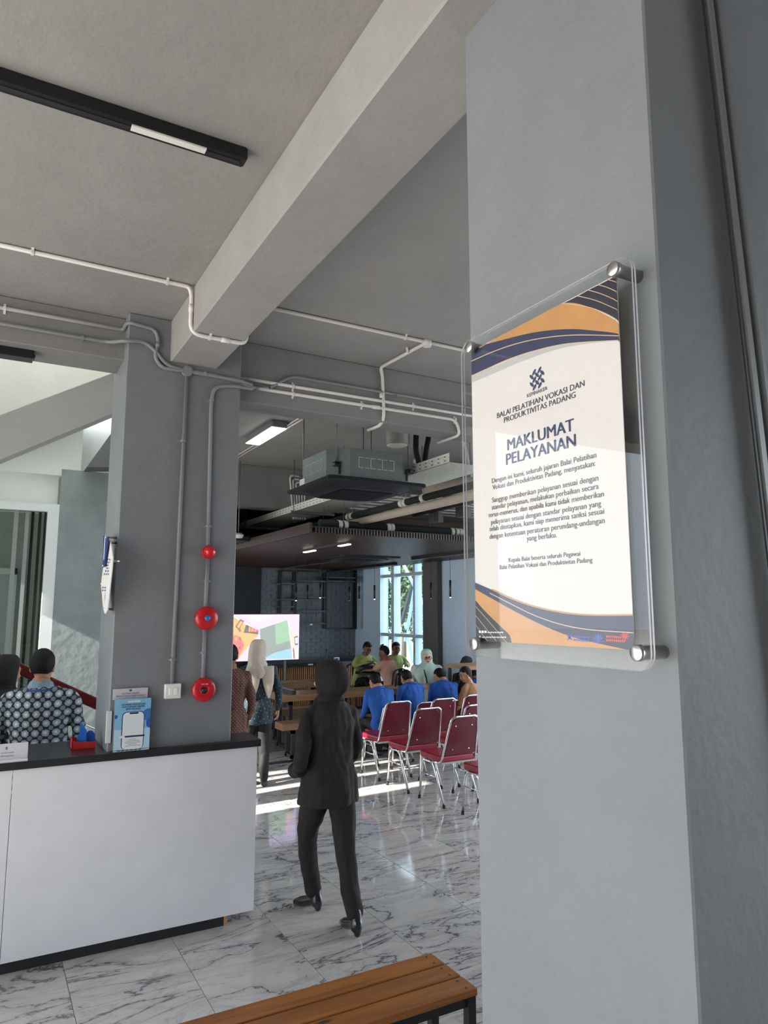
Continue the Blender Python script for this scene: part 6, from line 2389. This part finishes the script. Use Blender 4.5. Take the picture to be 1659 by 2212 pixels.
# ---------------------------------------------------------------- boys in blue blazers, seated with their backs turned
def blue_boy(label, px_, top_y, Yp, yaw, w, seat, headyaw, crop=1.0, lean=.14, H=1.50):
    J = seated(H, seat, lean)
    c = AY(px_, top_y, Yp)
    J['headrot'] = (headyaw, -.42, 0)
    J['head'] = (0, J['head'][1] + .03, J['head'][2] - .055)
    o, R, hc, s = build_person(label, (c.x, Yp, 0), yaw, H, J, BLUEJ, DKTR, SKIN, w=w, topname='blazer', folds=.009, group='seated boys in blue blazers', voxel=.010)
    m = MB()
    b = Vector(J['spine'][6])
    m.tube([b + Vector((0, -.016, -.018)), b + Vector((0, -.008, .014))], [(.086, .080), (.074, .070)], 20, flat=(1, 0, 0))
    m.build('collar', BLUEJ, o)
    return o


blue_boy('boy in a blue blazer with cropped hair, leftmost of the seated row', 828, 1457, 8.32, turn(.05, 1), 1.10, .37, .35)
blue_boy('boy in a blue blazer in the middle of the seated row', 899, 1450, 8.36, turn(-.05, 1), 1.0, .40, .1)
blue_boy('boy in a blue blazer right of the mint-hijab woman', 966, 1446, 8.36, turn(.15, 1), 1.15, .40, .5)
blue_boy('boy in a blue blazer mostly hidden by the pillar edge', 1042, 1448, 8.36, turn(.0, 1), 1.1, .40, .2)
# the chairs they sit on
for k, (px_, yy, lb) in enumerate(((828, 8.30, 'maroon banquet chair under the leftmost blue boy'), (899, 8.34, 'maroon banquet chair under the middle blue boy'), (966, 8.34, 'maroon banquet chair under the right blue boy'))):
    c_ = copy_tree(ch)
    c_.location = (AY(px_, 1450, yy).x, yy, -.0)
    c_.scale = (.86, .86, .84)
    c_['label'] = lb

# ---------------------------------------------------------------- woman in the mint hijab, smiling and bending
H = 1.50
Yp = 9.28
c = AY(920, 1398, Yp)
J = stand(H, .03, lean=.16)
zs = (c.z - .015) / (1.0 * H)
J['headrot'] = (.10, -.22, .10)
J['shL'], J['shR'] = (-.18, .075, .79 * H), (.18, .075, .79 * H)
J['elR'], J['wrR'] = (.27, .16, .60 * H), (.10, .43, .625 * H)
J['elL'], J['wrL'] = (-.28, .0, .62 * H), (-.28, .10, .50 * H)
J['hdR'] = ((-1, .35, -.35), (.2, -1, 0), (.1, .2, 1))
J['curlR'], J['spreadR'] = .12, .45
o, R, hc, s = build_person('smiling woman in a mint hijab and glasses bending towards the seated boys', (c.x, Yp, 0), turn(-.50, -1), H, J, MINTD, MINT, SKINF, headgear=None, w=1.42, voxel=.007, topname='dress', topz=.10 * H, hem_flare=.05, folds=.014, face=True)
o.scale = (.97, .97, zs * .985)
hijab(o, R, hc, s, MINT, [(.138, .015, .015, .02, -.01, 0), (.130, .056, .048, .070, -.012, .0), (.098, .084, .074, .106, -.014, .004), (.066, .094, .074, .118, -.016, .008), (.03, .098, .050, .122, -.018, .010), (-.03, .098, .048, .122, -.018, .012), (-.085, .094, .072, .114, -.016, .03), (-.12, .098, .100, .104, -.012, .05), (-.18, .165, .140, .135, -.01, .06), (-.27, .215, .165, .15, -.005, .07), (-.36, .205, .165, .15, .01, .08), (-.46, .15, .15, .14, .02, .09)], k=7, seed=.9)
GLM = mat('brown_glasses', (.035, .012, .008, 1), .3)
m = MB()
for sx in (-1, 1):
    cc = hc + R @ (Vector((sx * .033, .099, .004)) * s)
    m.tube([cc + R @ Vector((.025 * math.cos(t), 0, .021 * math.sin(t))) for t in [i * 2 * math.pi / 14 for i in range(15)]], .0035, 6)
m.cyl(hc + R @ (Vector((-.008, .10, .008)) * s), hc + R @ (Vector((.008, .10, .008)) * s), .003, 6)
m.build('glasses', GLM, o)
m = MB()
m.tube(smooth_path([hc + Vector((.06, .12, -.20)), hc + Vector((.03, .17, -.33)), hc + Vector((.02, .17, -.42))], 4), .010, 8)
m.build('lanyard', HIJK, o)

# ---------------------------------------------------------------- boys at the round table
H = 1.52
Yp = 11.42
c = AY(780, 1387, Yp)
J = seated(H, .60, .12)
J['headrot'] = (-.15, -.45, 0)
J['elL'], J['wrL'] = (-.24, .14, .98), (-.06, .27, 1.02)
J['elR'], J['wrR'] = (.24, .14, .98), (.06, .27, 1.02)
o, R, hc, s = build_person('boy in a lime green shirt looking down at his phone', (c.x, Yp, 0), turn(.15, -1), H, J, GREENJ, DKTR, SKIND, w=1.05, folds=.010, voxel=.008)
ph = thing('mobile_phone', 'dark mobile phone held by the boy in lime green', 'phone', (c.x + .01, Yp - .34, 1.06))
MB().box((-.035, -.07, -.005), (.035, .07, .005)).build('case', BLACKP, ph, bevel=.004)
MB().box((-.031, -.065, .005), (.031, .065, .006)).build('screen', mat('phone_screen', (.02, .02, .03, 1), .1), ph)
c_ = metal_chair('metal_chair', 'black metal chair under the boy in lime green', (c.x, Yp + .02, 0), math.pi)
bg = thing('backpack', 'black backpack lying on the round table before the boy in green', 'bag', (AY(797, 1440, 10.85).x, 10.85, ZTB))
m = MB()
m.ell((0, 0, .07), (.20, .12, .075), 18, 10)
m.build('body', BLACKP, bg)
m = MB()
m.tube(smooth_path([(-.1, -.08, .12), (0, -.12, .16), (.1, -.08, .12)], 4), .010, 8)
m.build('strap', BLACKM, bg)
c = AY(851, 1400, 11.4)
J = seated(H, .58, .06)
J['elR'], J['wrR'] = (.27, .10, .98), (.33, .20, 1.22)
J['elL'], J['wrL'] = (-.23, .12, .95), (-.10, .28, 1.0)
J['hdR'] = ((0, .2, 1), (.2, 1, 0), (-1, .2, 0))
J['curlR'] = .35
o, R, hc, s = build_person('boy in lime green behind the scout, raising one hand', (c.x, 11.4, 0), turn(-.12, -1), H, J, GREENJ, DKTR, SKIND, w=1.0, voxel=.008)
c_ = metal_chair('metal_chair', 'black metal chair under the boy raising his hand', (c.x, 11.42, 0), math.pi)
c = AY(845, 1395, 10.42)
J = seated(H, .56, .10)
J['headrot'] = (.75, -.18, 0)
J['elL'], J['wrL'] = (-.25, .16, .97), (-.24, .36, .95)
o, R, hc, s = build_person('boy in a tan scout shirt with a red neckerchief, turned away', (c.x, 10.42, 0), turn(-.35, 1), H, J, TANJ, DKTR, SKIND, w=1.05, sleeves='short', voxel=.008)
b = Vector(J['spine'][6])
m = MB()
m.tube([b + Vector((0, -.012, -.018)), b + Vector((0, -.004, .012))], [(.088, .080), (.074, .068)], 20, flat=(1, 0, 0))
m.prism([b + Vector((-.075, -.055, -.012)), b + Vector((.075, -.055, -.012)), b + Vector((.0, -.105, -.13))], (0, -.008, .0))
m.build('neckerchief', REDK, o)

# ---------------------------------------------------------------- girl in a dark hijab and boy at the right edge
c = AY(1000, 1417, 9.25)
J = seated(1.48, .56, .12)
J['headrot'] = (.6, -.35, 0)
zt2 = J['head'][2] + .12
o, R, hc, s = build_person('girl in a dark brown hijab sitting behind the high table', (c.x, 9.25, 0), turn(-.3, -1), 1.48, J, MAUVE, DKTR, SKIND, headgear=None, voxel=.009, topname='tunic')
hijab(o, R, hc, s, MAUVE, HJ_CAP + [(-.16, .12, .10, .12, -.01, .05), (-.22, .16, .12, .14, -.01, .05), (-.26, .15, .115, .13, -.01, .05)], k=7, seed=2.2)
o.location.z += c.z - zt2
c = AY(1021, 1450, 8.05)
J = seated(1.45, .42, .12)
J['headrot'] = (.9, -.3, 0)
o, R, hc, s = build_person('boy in a brown scout shirt squeezed against the pillar edge', (c.x + .02, 7.98, 0), turn(-.4, 1), 1.45, J, TANB, DKTR, SKIN, sleeves='short', w=.95)
# ================================================================ stair handrail behind the counter
REDW = wood_mat('red_brown_handrail', rgb(74, 16, 16), rgb(110, 30, 26), axis='X', rough=.3)
YR = 6.35
r0, r1 = AY(-10, 1421, YR), AY(212, 1522, YR)
dd = (r1 - r0)
hr = thing('stair_handrail', 'red-brown timber handrail sloping down behind the counter', 'handrail', (r1.x, YR, 0))
a, b_ = r0 - dd * 1.2, r1 + dd * .25
rel(MB().bar(a, b_, .06, .085).build('rail', REDW, hr, bevel=.012, seg=2), hr)
hz = Vector((0, 0, 1))
for f, dx in ((.85, 0), (-.4, 0)):
    p = r0 + dd * f
    rel(MB().box((p.x - .03, YR - .01, p.z - .95 if p.z > .95 else 0), (p.x - .005, YR + .02, p.z - .04)).build('baluster', mat('dark_red_post', rgb(70, 22, 20), .4), hr), hr)
    for k in range(3):
        q = p + Vector((-.02, -.012, -.12 - .09 * k))
        rel(MB().ell(q, (.012, .012, .012), 10, 6).build('bolt', STEEL, hr), hr)
for k in range(6):
    off = Vector((0, .0, -.20 - .135 * k))
    rel(MB().tube([a + off, b_ + off], .006, 8).build('cable', STEEL, hr), hr)
st = thing('stair_flight', None, None)
tag(st, 'lower stair flight rising to the left behind the counter', kind='structure')
STEP = mat('grey_step', (0.34, 0.35, 0.34, 1), .6)
for k in range(9):
    x1 = 1.25 - k * .29
    MB().box((x1 - .31, YR - .0 + .05, 0), (x1, YS - .02, .17 * (k + 1) * .98)).build('step', STEP, st)
